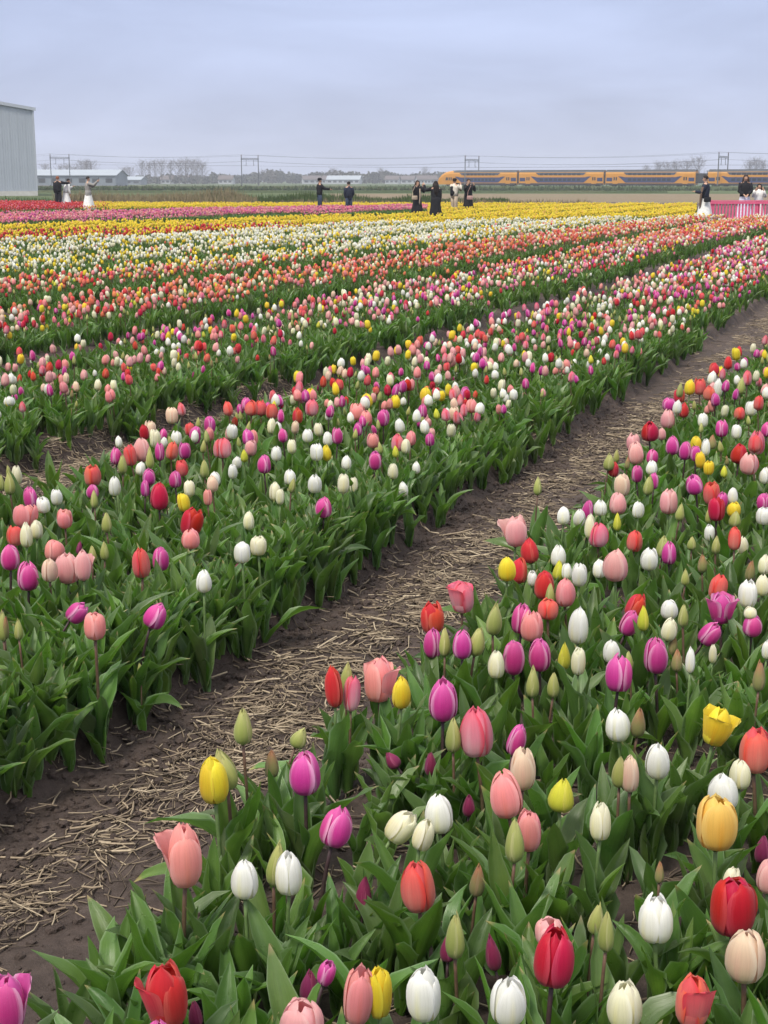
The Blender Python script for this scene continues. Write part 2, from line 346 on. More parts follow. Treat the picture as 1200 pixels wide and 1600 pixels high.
def petal_verts(shape, inner, rnd, na=6, nv=9, hang=0.0):
    xs, rs, zs = SHAPES[shape]; vs = []; uv = []
    sc = .88 if inner else .97; wv = (.90 if not inner else 1.06) if shape != 'bud' else 1.08
    lean = rnd.uniform(-.05, .07); tw = rnd.uniform(-.06, .06); ph = rnd.uniform(0, 6.28); tipz = rnd.uniform(-.09, .02) + (.04 if inner else 0); rnd_f = rnd.uniform(-.3, 1)
    for j in range(nv + 1):
        v = (j / nv) ** .9
        r0 = interp(v, xs, rs) * sc * (1 - .38 * v ** 4 * inner) + lean * v * v + hang * max(0, v - .15) ** 1.2; z0 = interp(v, xs, zs) * (1 + tipz * v) - hang * .42 * max(0, v - .2) ** 2
        w = interp(v, *PW) * wv
        for i in range(na + 1):
            a = 2 * i / na - 1
            wob = .032 * math.sin(6 * a + ph + 6 * v) * v * v + (.05 * max(0, v - .8) * 5 * rnd_f if not inner else 0)
            lift = (.075 if not inner else .02) * a * a * sstep(.12, .5, v) * (.45 if shape == 'bud' else 1)
            crease = .05 * max(0, 1 - abs(a) * 2.2) ** 1.5 * (.3 + v) + lift - .009 * math.cos(a * 9) * v * (0 if shape == 'bud' else 1)
            r = r0 + crease + wob; ang = a * w * (1.0 if r0 > .3 else min(1.0, .35 + r0 * 2.2)) + tw * v
            dz = -.06 * a * a * v ** 3 + .012 * math.sin(9 * a + ph)
            vs.append((math.cos(ang) * r * .5, math.sin(ang) * r * .5, z0 + dz * (v > .6))); uv.append(((a + 1) / 2, v))
    fs = [(j*(na+1)+i, j*(na+1)+i+1, (j+1)*(na+1)+i+1, (j+1)*(na+1)+i) for j in range(nv) for i in range(na)]
    return vs, fs, uv
def leaf_verts(rnd, length=.25, width=.052, th0=.25, th1=.9, nv=9, na=4, wave=.1, cup=.55, twist=.3):
    """a broad pointed blade that leaves the stem at +x and arches outwards"""
    vs = []; uv = []; p = Vector((.004, 0, 0)); seg = length / nv; ph = rnd.uniform(0, 6.28); fr = rnd.uniform(1.3, 2.6); side = rnd.uniform(-.25, .25)
    for j in range(nv + 1):
        v = j / nv; th = th0 + th1 * v ** 1.6; d = Vector((math.sin(th), side * v, math.cos(th))).normalized()
        if j: p = p + d * seg
        w = width * interp(v, [0, .08, .2, .38, .55, .72, .86, .95, 1], [.42, .60, .86, 1.0, .95, .74, .44, .19, .015])
        tw = twist * v; b = Vector((0, 1, 0)); b = (b - d * b.dot(d)).normalized(); n = b.cross(d)      # n points to the upper face
        b2 = b * math.cos(tw) + n * math.sin(tw); n2 = n * math.cos(tw) - b * math.sin(tw)
        cv = cup * 1.25 * (1 - .65 * v) + .08
        for i in range(na + 1):
            a = 2 * i / na - 1
            off = -n2 * (abs(a) ** 1.5) * w * cv
            wv = n2 * math.sin(fr * 6.28 * v + ph + (1.2 if a > 0 else 0)) * wave * w * a * a * min(1, v * 3)
            vs.append(p + b2 * (a * w * .5 * (1.0 - .25 * cv)) + off + wv); uv.append(((a + 1) / 2, v))
    fs = [(j*(na+1)+i, j*(na+1)+i+1, (j+1)*(na+1)+i+1, (j+1)*(na+1)+i) for j in range(nv) for i in range(na)]
    return vs, fs, uv
def simple(name, vfu, mat=None):
    mb = MB(); mb.add(vfu[0], vfu[1], 0, vfu[2]); return mb.mesh(name, [mat] if mat else [], True)
rl = random.Random(11)
PETAL_ME = {(s, inn, k): simple('petal', petal_verts(s, inn, rl), M_PETAL['W']) for s in SHAPES for inn in (0, 1) for k in range(4)}
HANG_ME = simple('petal', petal_verts('open', 0, rl, hang=.75), M_PETAL['W'])
FLARE_ME = [simple('petal', petal_verts('open', 0, rl, hang=.28), M_PETAL['W']) for _ in range(2)]
LEAF_BIG = [simple('leaf', leaf_verts(rl, rl.uniform(.21, .29), rl.uniform(.050, .076), rl.uniform(.04, .26), rl.choice((rl.uniform(.05, .4), rl.uniform(.05, .4), rl.uniform(.1, .5), rl.uniform(.5, 1.1))), wave=rl.uniform(.12, .42), cup=rl.uniform(.3, .65), twist=rl.uniform(-.7, .7)), M_LEAF) for _ in range(14)]
LEAF_UP = [simple('leaf', leaf_verts(rl, rl.uniform(.17, .24), rl.uniform(.026, .042), rl.uniform(.06, .22), rl.uniform(.15, .6), wave=rl.uniform(.06, .22), cup=rl.uniform(.45, .75), twist=rl.uniform(-.9, .9)), M_LEAF) for _ in range(10)]
LEAF_DROOP = [simple('leaf', leaf_verts(rl, rl.uniform(.22, .29), rl.uniform(.052, .070), rl.uniform(.4, .7), rl.uniform(.8, 1.5), wave=rl.uniform(.1, .35), cup=rl.uniform(.2, .45), twist=rl.uniform(-.6, .6)), M_LEAF) for _ in range(8)]
mb = MB(); mb.rings([(0, 0, -.02, .08, .08), (0, 0, .03, .16, .16), (0, 0, .10, .12, .12), (0, 0, .30, .06, .06), (0, 0, .36, .09, .09)], 6); CORE_ME = mb.mesh('bloom', [M_STEM['g']], True)

# ------------------------------------------------------------ the nearest 300 tulips, one by one
# colour code, x, y, height of the bloom's foot, bloom width, bloom length, lean in degrees, flags, label
TULIPS = [
("R",-0.358,2.104,0.335,0.0680,0.1166,-3,"h","half open red tulip above a magenta one in the right bed's front rows"),
("S",-0.383,2.500,0.378,0.0813,0.1267,0,"o","wide open salmon pink tulip left of a white one in the right bed's front rows"),
("K",0.647,2.399,0.334,0.0834,0.1107,0,"h","half open crimson tulip below a creamy white one in the right bed's front rows"),
("P",-0.128,1.979,0.368,0.0663,0.0930,0,"","pale pink tulip below a magenta one in the right bed's front rows"),
("K",0.284,2.163,0.375,0.0651,0.1051,3,"","crimson tulip below a pale pink one in the right bed's front rows"),
("D",0.678,2.673,0.368,0.0798,0.1128,0,"","golden yellow tulip below a white one low in the right bed"),
("B",0.627,2.226,0.344,0.0647,0.1007,0,"","blush cream tulip below a crimson one in the right bed's front rows"),
("M",-0.592,2.013,0.383,0.0529,0.1017,0,"h","half open magenta tulip in the right bed's front rows by the photo's left edge"),
("W",0.065,2.060,0.374,0.0540,0.0923,0,"","white tulip right of a yellow one in the right bed's front rows"),
("O",0.494,2.036,0.376,0.0555,0.0858,0,"h","half open coral red tulip below a crimson one in the right bed's front rows"),
("O",0.069,2.477,0.340,0.0613,0.1028,-5,"","coral red tulip below a creamy white one in the right bed's front rows"),
("S",-0.046,2.098,0.342,0.0466,0.1022,5,"","salmon pink tulip left of a yellow one in the right bed's front rows"),
("W",0.199,2.040,0.381,0.0535,0.0824,0,"","white tulip below a pale pink one in the right bed's front rows"),
("H",0.225,3.205,0.348,0.0757,0.1212,-3,"","rose pink tulip right of a green bud low in the right bed"),
("S",0.271,2.839,0.361,0.0691,0.1067,-10,"","salmon pink tulip above a salmon pink one low in the right bed"),
("C",0.388,2.050,0.367,0.0528,0.0795,0,"","creamy white tulip left of a coral red one in the right bed's front rows"),
("W",0.499,2.372,0.336,0.0590,0.0879,0,"","white tulip below a brownish green bud in the right bed's front rows"),
("Y",-0.376,2.941,0.349,0.0657,0.1115,-4,"","yellow tulip left of a green bud low in the right bed"),
("M",-0.177,2.975,0.354,0.0692,0.1018,0,"","magenta tulip below a green bud low in the right bed"),
("O",0.870,3.120,0.342,0.0694,0.1092,0,"","coral red tulip above a creamy white one low in the right bed"),
("S",-0.012,3.606,0.335,0.0792,0.1213,0,"h","half open salmon pink tulip left of a yellow one midway up the right bed"),
("M",-0.347,1.950,0.370,0.0416,0.0755,0,"","magenta tulip below a red one in the right bed's front rows"),
("Y",-0.007,2.109,0.349,0.0383,0.0908,0,"","yellow tulip right of a salmon pink one in the right bed's front rows"),
("M",-0.107,2.656,0.385,0.0598,0.0841,15,"","magenta tulip right of a white one low in the right bed"),
("M",0.148,3.357,0.382,0.0675,0.1069,0,"","magenta tulip above a green bud low in the right bed"),
("G",-0.354,2.996,0.354,0.0581,0.1008,-10,"","green tulip bud right of a yellow one low in the right bed"),
("W",-0.183,2.502,0.362,0.0494,0.0872,0,"","white tulip left of a magenta one in the right bed's front rows"),
("W",0.119,2.808,0.340,0.0589,0.0871,-3,"","white tulip right of a creamy white one low in the right bed"),
("B",0.308,2.943,0.381,0.0542,0.1005,0,"","blush cream tulip above a salmon pink one low in the right bed"),
("W",0.753,2.917,0.342,0.0638,0.0837,-5,"","white tulip above a golden yellow one low in the right bed"),
("Y",0.808,3.276,0.347,0.0677,0.0953,12,"h","half open yellow tulip left of a coral red one low in the right bed"),
("W",-0.263,2.454,0.376,0.0497,0.0766,0,"","white tulip left of a green bud in the right bed's front rows"),
("S",0.298,2.694,0.355,0.0501,0.0883,0,"","salmon pink tulip right of a green bud low in the right bed"),
("G",0.127,2.300,0.343,0.0344,0.0908,0,"","green tulip bud above a dark purple bud in the right bed's front rows"),
("M",0.640,3.681,0.339,0.0667,0.1033,3,"","magenta tulip below a white one and below a magenta one midway up the right bed"),
("L",0.384,2.881,0.356,0.0560,0.0797,5,"","lime yellow tulip bud right of a salmon pink one low in the right bed"),
("G",-0.218,2.568,0.343,0.0380,0.0948,8,"","green tulip bud right of a white one in the right bed's front rows"),
("G",0.262,2.621,0.366,0.0386,0.0918,0,"","green tulip bud left of a salmon pink one in the right bed's front rows"),
("P",0.484,5.072,0.388,0.0991,0.1139,0,"o","wide open pale pink tulip left of a red one farther up the right bed"),
("C",0.015,2.760,0.348,0.0539,0.0713,35,"","creamy white tulip left of a creamy white one low in the right bed"),
("M",0.768,3.815,0.345,0.0634,0.1045,0,"","magenta tulip left of a brownish green bud midway up the right bed"),
("W",0.628,3.048,0.362,0.0545,0.0818,0,"","white tulip right of a blush cream one low in the right bed"),
("P",0.750,2.538,0.344,0.0476,0.0682,0,"","pale pink tulip right of a crimson one in the right bed's front rows"),
("P",0.778,4.604,0.389,0.0818,0.1090,0,"","pale pink tulip right of a white one farther up the right bed"),
("H",0.252,4.397,0.341,0.0786,0.1031,0,"h","half open rose pink tulip right of a red one farther up the right bed"),
("W",0.588,3.343,0.333,0.0594,0.0835,-4,"","white tulip left of a brownish green bud low in the right bed"),
("M",0.368,3.833,0.331,0.0619,0.0994,0,"","magenta tulip right of a creamy white one midway up the right bed"),
("C",0.441,2.675,0.390,0.0405,0.0803,0,"","creamy white tulip right of a lime yellow bud low in the right bed"),
("M",1.058,4.269,0.345,0.0724,0.1025,0,"h","half open magenta tulip below a coral red one midway up the right bed"),
("R",-0.127,3.502,0.360,0.0452,0.1111,-4,"","red tulip left of a salmon pink one midway up the right bed"),
("M",0.446,3.865,0.333,0.0606,0.0981,0,"","fifth magenta tulip from the left midway up the right bed"),
("G",-0.325,3.072,0.434,0.0428,0.0909,0,"","green tulip bud above a green bud low in the right bed"),
("P",0.300,2.338,0.349,0.0489,0.0512,0,"","pale pink tulip above a crimson one in the right bed's front rows"),
("P",-1.085,4.704,0.351,0.0793,0.1047,0,"h","half open pale pink tulip below a salmon pink one in the left bed's near corner"),
("W",0.581,4.056,0.350,0.0575,0.1100,0,"","white tulip below a salmon pink one midway up the right bed"),
("V",-0.130,2.228,0.298,0.0347,0.0647,0,"","dark purple tulip bud left of a magenta one in the right bed's front rows"),
("G",0.388,2.251,0.384,0.0281,0.0777,0,"","green tulip bud right of a green bud in the right bed's front rows"),
("C",0.071,2.654,0.379,0.0416,0.0688,15,"","creamy white tulip right of a creamy white one low in the right bed"),
("R",0.150,4.138,0.358,0.0664,0.0936,-3,"","red tulip above a green bud midway up the right bed"),
("B",0.556,2.993,0.351,0.0392,0.0869,0,"","blush cream tulip right of a green bud low in the right bed"),
("V",-0.044,2.604,0.267,0.0348,0.0774,5,"","dark purple tulip bud left of a coral red one in the right bed's front rows"),
("S",0.447,4.112,0.341,0.0622,0.0933,0,"","salmon pink tulip right of a magenta one midway up the right bed"),
("M",-1.216,4.675,0.335,0.0701,0.1021,0,"","magenta tulip left of a blush cream one in the left bed's near corner"),
("S",-0.849,3.987,0.385,0.0640,0.0826,0,"","salmon pink tulip right of a magenta one in the left bed's near corner"),
("Y",0.044,3.426,0.386,0.0475,0.0847,0,"","yellow tulip right of a salmon pink one midway up the right bed"),
("C",0.808,3.004,0.355,0.0466,0.0685,0,"","creamy white tulip right of a white one low in the right bed"),
("H",-0.088,3.521,0.341,0.0438,0.0959,4,"","rose pink tulip below a green bud midway up the right bed"),
("R",0.528,4.501,0.355,0.0655,0.0985,0,"","red tulip above a green bud farther up the right bed"),
("M",0.420,4.162,0.348,0.0589,0.0942,3,"","magenta tulip left of a salmon pink one midway up the right bed"),
("M",0.221,3.817,0.384,0.0543,0.0852,0,"","second magenta tulip from the left midway up the right bed"),
("V",0.203,2.330,0.300,0.0280,0.0720,-10,"","dark purple tulip bud left of a crimson one in the right bed's front rows"),
("M",0.302,3.130,0.383,0.0422,0.0770,15,"","magenta tulip above a blush cream one low in the right bed"),
("K",-0.744,5.256,0.386,0.0781,0.1052,15,"","crimson tulip leaning right near the left bed's front"),
("M",-0.735,4.260,0.335,0.0683,0.0816,28,"","magenta tulip above a green bud in the left bed's near corner"),
("G",0.166,3.193,0.363,0.0384,0.0866,0,"","green tulip bud left of a rose pink one low in the right bed"),
("S",0.577,4.341,0.379,0.0612,0.0932,0,"","salmon pink tulip right of a green bud farther up the right bed"),
("G",0.326,4.068,0.374,0.0480,0.1040,5,"","green tulip bud right of a rose pink one midway up the right bed"),
("S",-1.461,5.606,0.330,0.0910,0.0960,8,"","salmon pink tulip below a magenta one near the left bed's front"),
("A",0.184,2.595,0.306,0.0307,0.0726,5,"","brownish green tulip bud right of a coral red one in the right bed's front rows"),
("C",0.666,2.512,0.351,0.0335,0.0622,10,"","creamy white tulip above a crimson one in the right bed's front rows"),
("O",-0.833,4.723,0.367,0.0596,0.1049,-3,"","coral red tulip left of a magenta one in the left bed's near corner"),
("M",0.143,3.983,0.333,0.0510,0.0889,0,"","leftmost magenta tulip midway up the right bed"),
("G",0.534,3.003,0.358,0.0349,0.0778,0,"","green tulip bud left of a blush cream one low in the right bed"),
("G",0.382,2.346,0.364,0.0291,0.0614,8,"","green tulip bud left of a green bud in the right bed's front rows"),
("P",-1.020,4.650,0.376,0.0566,0.1034,0,"h","half open pale pink tulip below a green bud in the left bed's near corner"),
("W",1.176,4.408,0.355,0.0580,0.0903,0,"","white tulip above a creamy white one farther up the right bed"),
("K",-0.936,5.770,0.365,0.0747,0.1145,0,"","crimson tulip left of a green bud near the left bed's front"),
("G",0.256,3.835,0.387,0.0454,0.0893,12,"","third green tulip bud from the left midway up the right bed"),
("H",0.817,5.257,0.340,0.0734,0.0981,0,"","rose pink tulip right of a creamy white one farther up the right bed"),
("M",-1.320,4.849,0.359,0.0657,0.0935,0,"","magenta tulip left of a magenta one in the left bed's near corner"),
("R",0.781,4.301,0.355,0.0567,0.0843,20,"","red tulip leaning right midway up the right bed"),
("M",0.953,4.048,0.355,0.0555,0.0760,35,"","magenta tulip above a creamy white one midway up the right bed"),
("R",0.535,4.988,0.347,0.0651,0.0936,-8,"","red tulip right of a pale pink one farther up the right bed"),
("A",0.636,3.352,0.338,0.0370,0.0803,4,"","brownish green tulip bud right of a white one low in the right bed"),
("O",1.089,4.480,0.359,0.0568,0.0873,8,"","coral red tulip above a magenta one farther up the right bed"),
("M",0.738,4.158,0.345,0.0530,0.0819,20,"","magenta tulip leaning right and below a red one midway up the right bed"),
("C",0.312,3.747,0.352,0.0445,0.0786,0,"","creamy white tulip right of a green bud midway up the right bed"),
("M",1.134,4.184,0.332,0.0573,0.0742,0,"","magenta tulip midway up the right bed by the photo's right edge"),
("Y",0.414,4.609,0.388,0.0604,0.0825,0,"","yellow tulip left of a red one farther up the right bed"),
("V",0.814,2.810,0.267,0.0331,0.0643,0,"","dark purple tulip bud above a crimson one in the right bed's front rows"),
("P",1.153,5.611,0.385,0.0701,0.1009,0,"","pale pink tulip left of a green bud well up the right bed"),
("O",0.511,4.243,0.367,0.0639,0.0666,0,"","coral red tulip below a green bud midway up the right bed"),
("S",-1.206,5.033,0.345,0.0727,0.0799,0,"","salmon pink tulip above a blush cream one near the left bed's front"),
("A",-0.265,3.132,0.324,0.0333,0.0744,0,"","brownish green tulip bud left of a magenta one low in the right bed"),
("G",-0.102,3.617,0.358,0.0362,0.0871,3,"","green tulip bud right of a red one midway up the right bed"),
("V",0.117,2.350,0.306,0.0293,0.0518,0,"","dark purple tulip bud below a green bud in the right bed's front rows"),
("R",0.469,4.775,0.331,0.0559,0.0925,3,"","red tulip below a red one farther up the right bed"),
("C",0.533,3.703,0.377,0.0405,0.0795,0,"","second creamy white tulip from the left midway up the right bed"),
("G",0.399,3.608,0.347,0.0361,0.0852,0,"","fifth green tulip bud from the left midway up the right bed"),
("M",-0.103,2.159,0.378,0.0281,0.0444,15,"","magenta tulip leaning right in the right bed's front rows"),
("M",-0.985,4.259,0.358,0.0582,0.0689,45,"","magenta tulip below a pale pink one in the left bed's near corner"),
("K",1.322,5.499,0.383,0.0637,0.0991,0,"","crimson tulip below a magenta one well up the right bed"),
("M",-0.793,4.878,0.349,0.0570,0.0894,0,"","magenta tulip right of a coral red one in the left bed's near corner"),
("P",-1.204,6.941,0.339,0.0796,0.1195,0,"","pale pink tulip below a crimson one midway along the left bed"),
("W",0.949,4.909,0.342,0.0619,0.0805,0,"","white tulip left of a green bud farther up the right bed"),
("V",-0.321,2.172,0.286,0.0241,0.0502,-5,"","dark purple tulip bud right of a red one in the right bed's front rows"),
("A",1.010,3.624,0.359,0.0328,0.0854,0,"","brownish green tulip bud midway up the right bed by the photo's right edge"),
("H",1.913,7.186,0.331,0.0790,0.1234,0,"","rose pink tulip right of a coral red one far along the right bed"),
("B",-1.129,4.625,0.381,0.0519,0.0828,0,"","blush cream tulip below a salmon pink one in the left bed's near corner"),
("P",0.981,5.811,0.336,0.0699,0.0936,0,"","pale pink tulip below a blush cream one well up the right bed"),
("C",0.847,4.056,0.360,0.0479,0.0701,10,"","creamy white tulip above a brownish green bud midway up the right bed"),
("W",0.663,3.939,0.332,0.0467,0.0686,0,"","white tulip above a magenta one and below a magenta one midway up the right bed"),
("W",0.649,4.546,0.388,0.0511,0.0793,0,"","fourth white tulip from the left farther up the right bed"),
("B",1.038,6.051,0.360,0.0670,0.1025,0,"","blush cream tulip above a pale pink one well up the right bed"),
("L",0.514,3.854,0.340,0.0366,0.0825,0,"","lime yellow tulip bud below a white one midway up the right bed"),
("G",-0.220,3.289,0.336,0.0411,0.0556,25,"","green tulip bud leaning right low in the right bed"),
("P",1.677,6.411,0.383,0.0766,0.0989,0,"","pale pink tulip left of a coral red one well up the right bed"),
("W",-0.505,4.896,0.372,0.0594,0.0778,0,"","white tulip left of a creamy white one near the left bed's front"),
("P",1.218,6.736,0.369,0.0742,0.1098,-5,"","pale pink tulip below a pale pink one well up the right bed"),
("O",1.375,5.823,0.377,0.0646,0.0962,0,"","coral red tulip above a crimson one well up the right bed"),
("S",-0.721,5.129,0.366,0.0644,0.0762,0,"","salmon pink tulip below a crimson one near the left bed's front"),
("O",-1.313,6.279,0.357,0.0752,0.0943,0,"","coral red tulip above a green bud midway along the left bed"),
("H",-0.790,6.837,0.378,0.0815,0.1018,0,"","rose pink tulip right of a green bud midway along the left bed"),
("O",0.941,5.184,0.339,0.0579,0.0845,5,"","coral red tulip above a pale pink one farther up the right bed"),
("W",-0.604,4.586,0.354,0.0516,0.0758,0,"","white tulip below a salmon pink one in the left bed's near corner"),
("G",0.174,3.874,0.372,0.0330,0.0864,0,"","green tulip bud below a red one midway up the right bed"),
("W",0.882,4.210,0.380,0.0515,0.0640,0,"","white tulip right of a lime yellow bud midway up the right bed"),
("M",-0.250,5.739,0.339,0.0664,0.0871,0,"","magenta tulip below a white one near the left bed's front"),
("G",1.034,5.111,0.334,0.0524,0.0884,5,"","green tulip bud left of a magenta one farther up the right bed"),
("K",1.378,7.261,0.387,0.0863,0.1008,0,"","crimson tulip right of a pale pink one far along the right bed"),
("K",1.689,6.655,0.385,0.0763,0.0961,5,"","crimson tulip left of a pale pink one well up the right bed"),
("M",1.042,5.022,0.333,0.0515,0.0846,0,"","magenta tulip right of a green bud farther up the right bed"),
("O",-1.402,5.234,0.349,0.0584,0.0802,0,"","coral red tulip left of a creamy white one near the left bed's front"),
("G",0.458,3.639,0.336,0.0330,0.0732,0,"","green tulip bud below a lime yellow bud midway up the right bed"),
("W",0.623,4.910,0.357,0.0527,0.0781,0,"","white tulip above a lime yellow bud farther up the right bed"),
("G",-1.147,4.085,0.348,0.0309,0.0947,0,"","green tulip bud above a brownish green bud in the left bed's near corner"),
("M",1.354,6.017,0.379,0.0694,0.0849,-15,"","magenta tulip leaning left well up the right bed"),
("V",0.114,3.237,0.284,0.0313,0.0619,0,"","dark purple tulip bud above a white one low in the right bed"),
("C",1.239,4.472,0.376,0.0461,0.0718,0,"","creamy white tulip below a creamy white one farther up the right bed"),
("C",-1.337,5.151,0.363,0.0455,0.0937,0,"","creamy white tulip below a salmon pink one near the left bed's front"),
("V",0.198,3.074,0.253,0.0299,0.0580,0,"","dark purple tulip bud right of a white one low in the right bed"),
("C",-0.465,5.092,0.349,0.0569,0.0734,0,"","creamy white tulip right of a white one near the left bed's front"),
("M",-1.472,5.790,0.363,0.0562,0.0931,-4,"","magenta tulip above a salmon pink one near the left bed's front"),
("O",1.275,5.009,0.390,0.0466,0.0840,0,"","coral red tulip left of a creamy white one farther up the right bed"),
("L",0.777,4.077,0.383,0.0346,0.0762,0,"","lime yellow tulip bud right of a red one midway up the right bed"),
("S",-1.252,5.421,0.373,0.0553,0.0774,0,"","salmon pink tulip below a white one near the left bed's front"),
("W",1.493,5.431,0.384,0.0604,0.0697,0,"","white tulip right of a yellow one well up the right bed"),
("C",0.784,5.256,0.371,0.0415,0.0953,0,"","creamy white tulip left of a rose pink one farther up the right bed"),
("A",0.848,3.907,0.314,0.0315,0.0721,0,"","brownish green tulip bud left of a white one midway up the right bed"),
("V",0.033,3.237,0.305,0.0344,0.0467,-35,"","dark purple tulip bud leaning left low in the right bed"),
("P",1.609,7.962,0.334,0.0763,0.1064,0,"","pale pink tulip below a magenta one far along the right bed"),
("M",1.436,6.962,0.370,0.0670,0.0938,0,"","second magenta tulip from the left far along the right bed"),
("O",-1.241,6.861,0.335,0.0598,0.1024,-6,"","coral red tulip left of a pale pink one midway along the left bed"),
("C",1.327,4.781,0.362,0.0447,0.0693,0,"","creamy white tulip above a white one farther up the right bed"),
("G",-1.640,6.090,0.360,0.0477,0.1003,0,"","green tulip bud right of a green bud midway along the left bed"),
("S",-0.157,8.219,0.336,0.0824,0.1020,0,"","salmon pink tulip left of a salmon pink one farther along the left bed"),
("W",0.841,3.704,0.382,0.0264,0.0721,0,"","white tulip right of a brownish green bud midway up the right bed"),
("W",0.748,4.762,0.355,0.0445,0.0668,0,"","white tulip below a rose pink one farther up the right bed"),
("M",-0.556,6.474,0.376,0.0595,0.0878,0,"","magenta tulip right of a lime yellow bud midway along the left bed"),
("M",-0.043,6.719,0.344,0.0617,0.0910,0,"","magenta tulip below a salmon pink one midway along the left bed"),
("L",0.607,4.791,0.338,0.0403,0.0742,5,"","lime yellow tulip bud left of a white one farther up the right bed"),
("C",-1.335,5.301,0.359,0.0468,0.0760,0,"","creamy white tulip right of a creamy white one near the left bed's front"),
("M",0.808,5.521,0.377,0.0435,0.0865,5,"","magenta tulip right of a white one well up the right bed"),
("W",0.705,5.429,0.384,0.0503,0.0723,0,"","leftmost white tulip well up the right bed"),
("W",-0.301,6.051,0.377,0.0558,0.0797,0,"","white tulip above a magenta one and below a white one midway along the left bed"),
("M",1.457,6.758,0.384,0.0589,0.0912,0,"","third magenta tulip from the left far along the right bed"),
("P",1.242,6.972,0.388,0.0639,0.0874,0,"","pale pink tulip above a pale pink one far along the right bed"),
("M",1.594,5.821,0.350,0.0538,0.0744,0,"","magenta tulip above a white one and below a white one well up the right bed"),
("W",-1.182,6.100,0.352,0.0506,0.0862,0,"","white tulip right of a coral red one midway along the left bed"),
("C",-0.474,6.034,0.343,0.0501,0.0826,0,"","creamy white tulip left of a green bud midway along the left bed"),
("M",-1.044,6.177,0.384,0.0569,0.0754,0,"","magenta tulip right of a white one midway along the left bed"),
("W",0.773,5.468,0.369,0.0482,0.0702,0,"","second white tulip from the left well up the right bed"),
("M",-0.922,6.143,0.380,0.0538,0.0779,0,"","sixth magenta tulip from the left midway along the left bed"),
("H",0.068,7.027,0.377,0.0611,0.0881,0,"","rose pink tulip left of a creamy white one farther along the left bed"),
("G",1.146,6.033,0.369,0.0445,0.0909,5,"","green tulip bud left of a magenta one well up the right bed"),
("G",0.527,4.330,0.387,0.0305,0.0719,0,"","green tulip bud below a red one farther up the right bed"),
("A",1.304,4.891,0.307,0.0343,0.0805,5,"","brownish green tulip bud above a white one farther up the right bed"),
("A",0.865,4.059,0.312,0.0269,0.0725,3,"","brownish green tulip bud above a brownish green bud midway up the right bed"),
("M",-1.000,7.384,0.348,0.0608,0.0958,5,"","leftmost magenta tulip farther along the left bed"),
("W",0.879,5.622,0.375,0.0520,0.0667,0,"","white tulip above a rose pink one well up the right bed"),
("W",-1.392,5.677,0.373,0.0525,0.0672,-8,"","white tulip right of a magenta one near the left bed's front"),
("H",-0.420,8.162,0.372,0.0743,0.0937,0,"","rose pink tulip below a yellow one farther along the left bed"),
("G",-1.079,5.371,0.367,0.0399,0.0793,0,"","fourth green tulip bud from the left near the left bed's front"),
("M",1.802,7.483,0.368,0.0650,0.0899,0,"","magenta tulip below a creamy white one far along the right bed"),
("G",1.380,5.443,0.370,0.0479,0.0674,5,"","green tulip bud below a yellow one well up the right bed"),
("W",-0.323,6.715,0.389,0.0585,0.0813,0,"","white tulip left of a yellow one midway along the left bed"),
("Y",1.450,5.737,0.342,0.0558,0.0626,0,"","yellow tulip above a green bud well up the right bed"),
("W",1.098,3.875,0.364,0.0294,0.0578,0,"","white tulip above a brownish green bud midway up the right bed"),
("O",-0.762,8.086,0.384,0.0736,0.0891,0,"","coral red tulip above a green bud farther along the left bed"),
("S",-0.102,7.997,0.339,0.0693,0.0921,0,"","salmon pink tulip right of a salmon pink one farther along the left bed"),
("B",-1.193,7.908,0.369,0.0649,0.0946,0,"","blush cream tulip above a white one farther along the left bed"),
("O",-0.932,6.457,0.367,0.0534,0.0786,-5,"","coral red tulip below a magenta one midway along the left bed"),
("M",-0.004,7.868,0.361,0.0646,0.0942,0,"","magenta tulip below a yellow one and below a green bud farther along the left bed"),
("C",-1.195,7.312,0.341,0.0535,0.0983,0,"","creamy white tulip right of a crimson one farther along the left bed"),
("A",0.555,2.623,0.320,0.0181,0.0464,0,"","brownish green tulip bud above a white one in the right bed's front rows"),
("G",-1.080,4.010,0.377,0.0265,0.0653,0,"","green tulip bud right of a green bud in the left bed's near corner"),
("G",1.046,6.508,0.384,0.0508,0.0821,5,"","green tulip bud above a red one well up the right bed"),
("M",1.146,6.306,0.369,0.0493,0.0799,0,"","magenta tulip below a creamy white one well up the right bed"),
("M",1.408,5.788,0.363,0.0455,0.0739,5,"","magenta tulip above a crimson one well up the right bed"),
("M",-0.970,7.811,0.331,0.0606,0.0973,0,"","magenta tulip above a rose pink one farther along the left bed"),
("A",-1.143,4.086,0.352,0.0232,0.0766,5,"","brownish green tulip bud below a green bud in the left bed's near corner"),
("A",1.143,4.922,0.329,0.0345,0.0713,0,"","brownish green tulip bud above a coral red one farther up the right bed"),
("W",1.760,6.427,0.337,0.0533,0.0754,0,"","white tulip above a magenta one well up the right bed by the photo's right edge"),
("C",-1.689,6.403,0.339,0.0442,0.0901,0,"","creamy white tulip right of a green bud midway along the left bed"),
("M",-1.007,7.063,0.331,0.0583,0.0822,0,"","magenta tulip above a coral red one midway along the left bed"),
("O",-0.650,8.155,0.354,0.0669,0.0937,0,"","fourth coral red tulip from the left farther along the left bed"),
("C",1.326,5.085,0.355,0.0379,0.0684,0,"","creamy white tulip right of a coral red one farther up the right bed"),
("W",1.021,5.556,0.382,0.0437,0.0685,0,"","white tulip below a blush cream one well up the right bed"),
("W",1.457,5.798,0.383,0.0455,0.0712,0,"","white tulip above a yellow one well up the right bed"),
("O",2.043,9.133,0.352,0.0705,0.1083,0,"","coral red tulip left of a coral red one far along the right bed"),
("M",-1.320,6.878,0.338,0.0537,0.0834,0,"","magenta tulip left of a pale pink one midway along the left bed"),
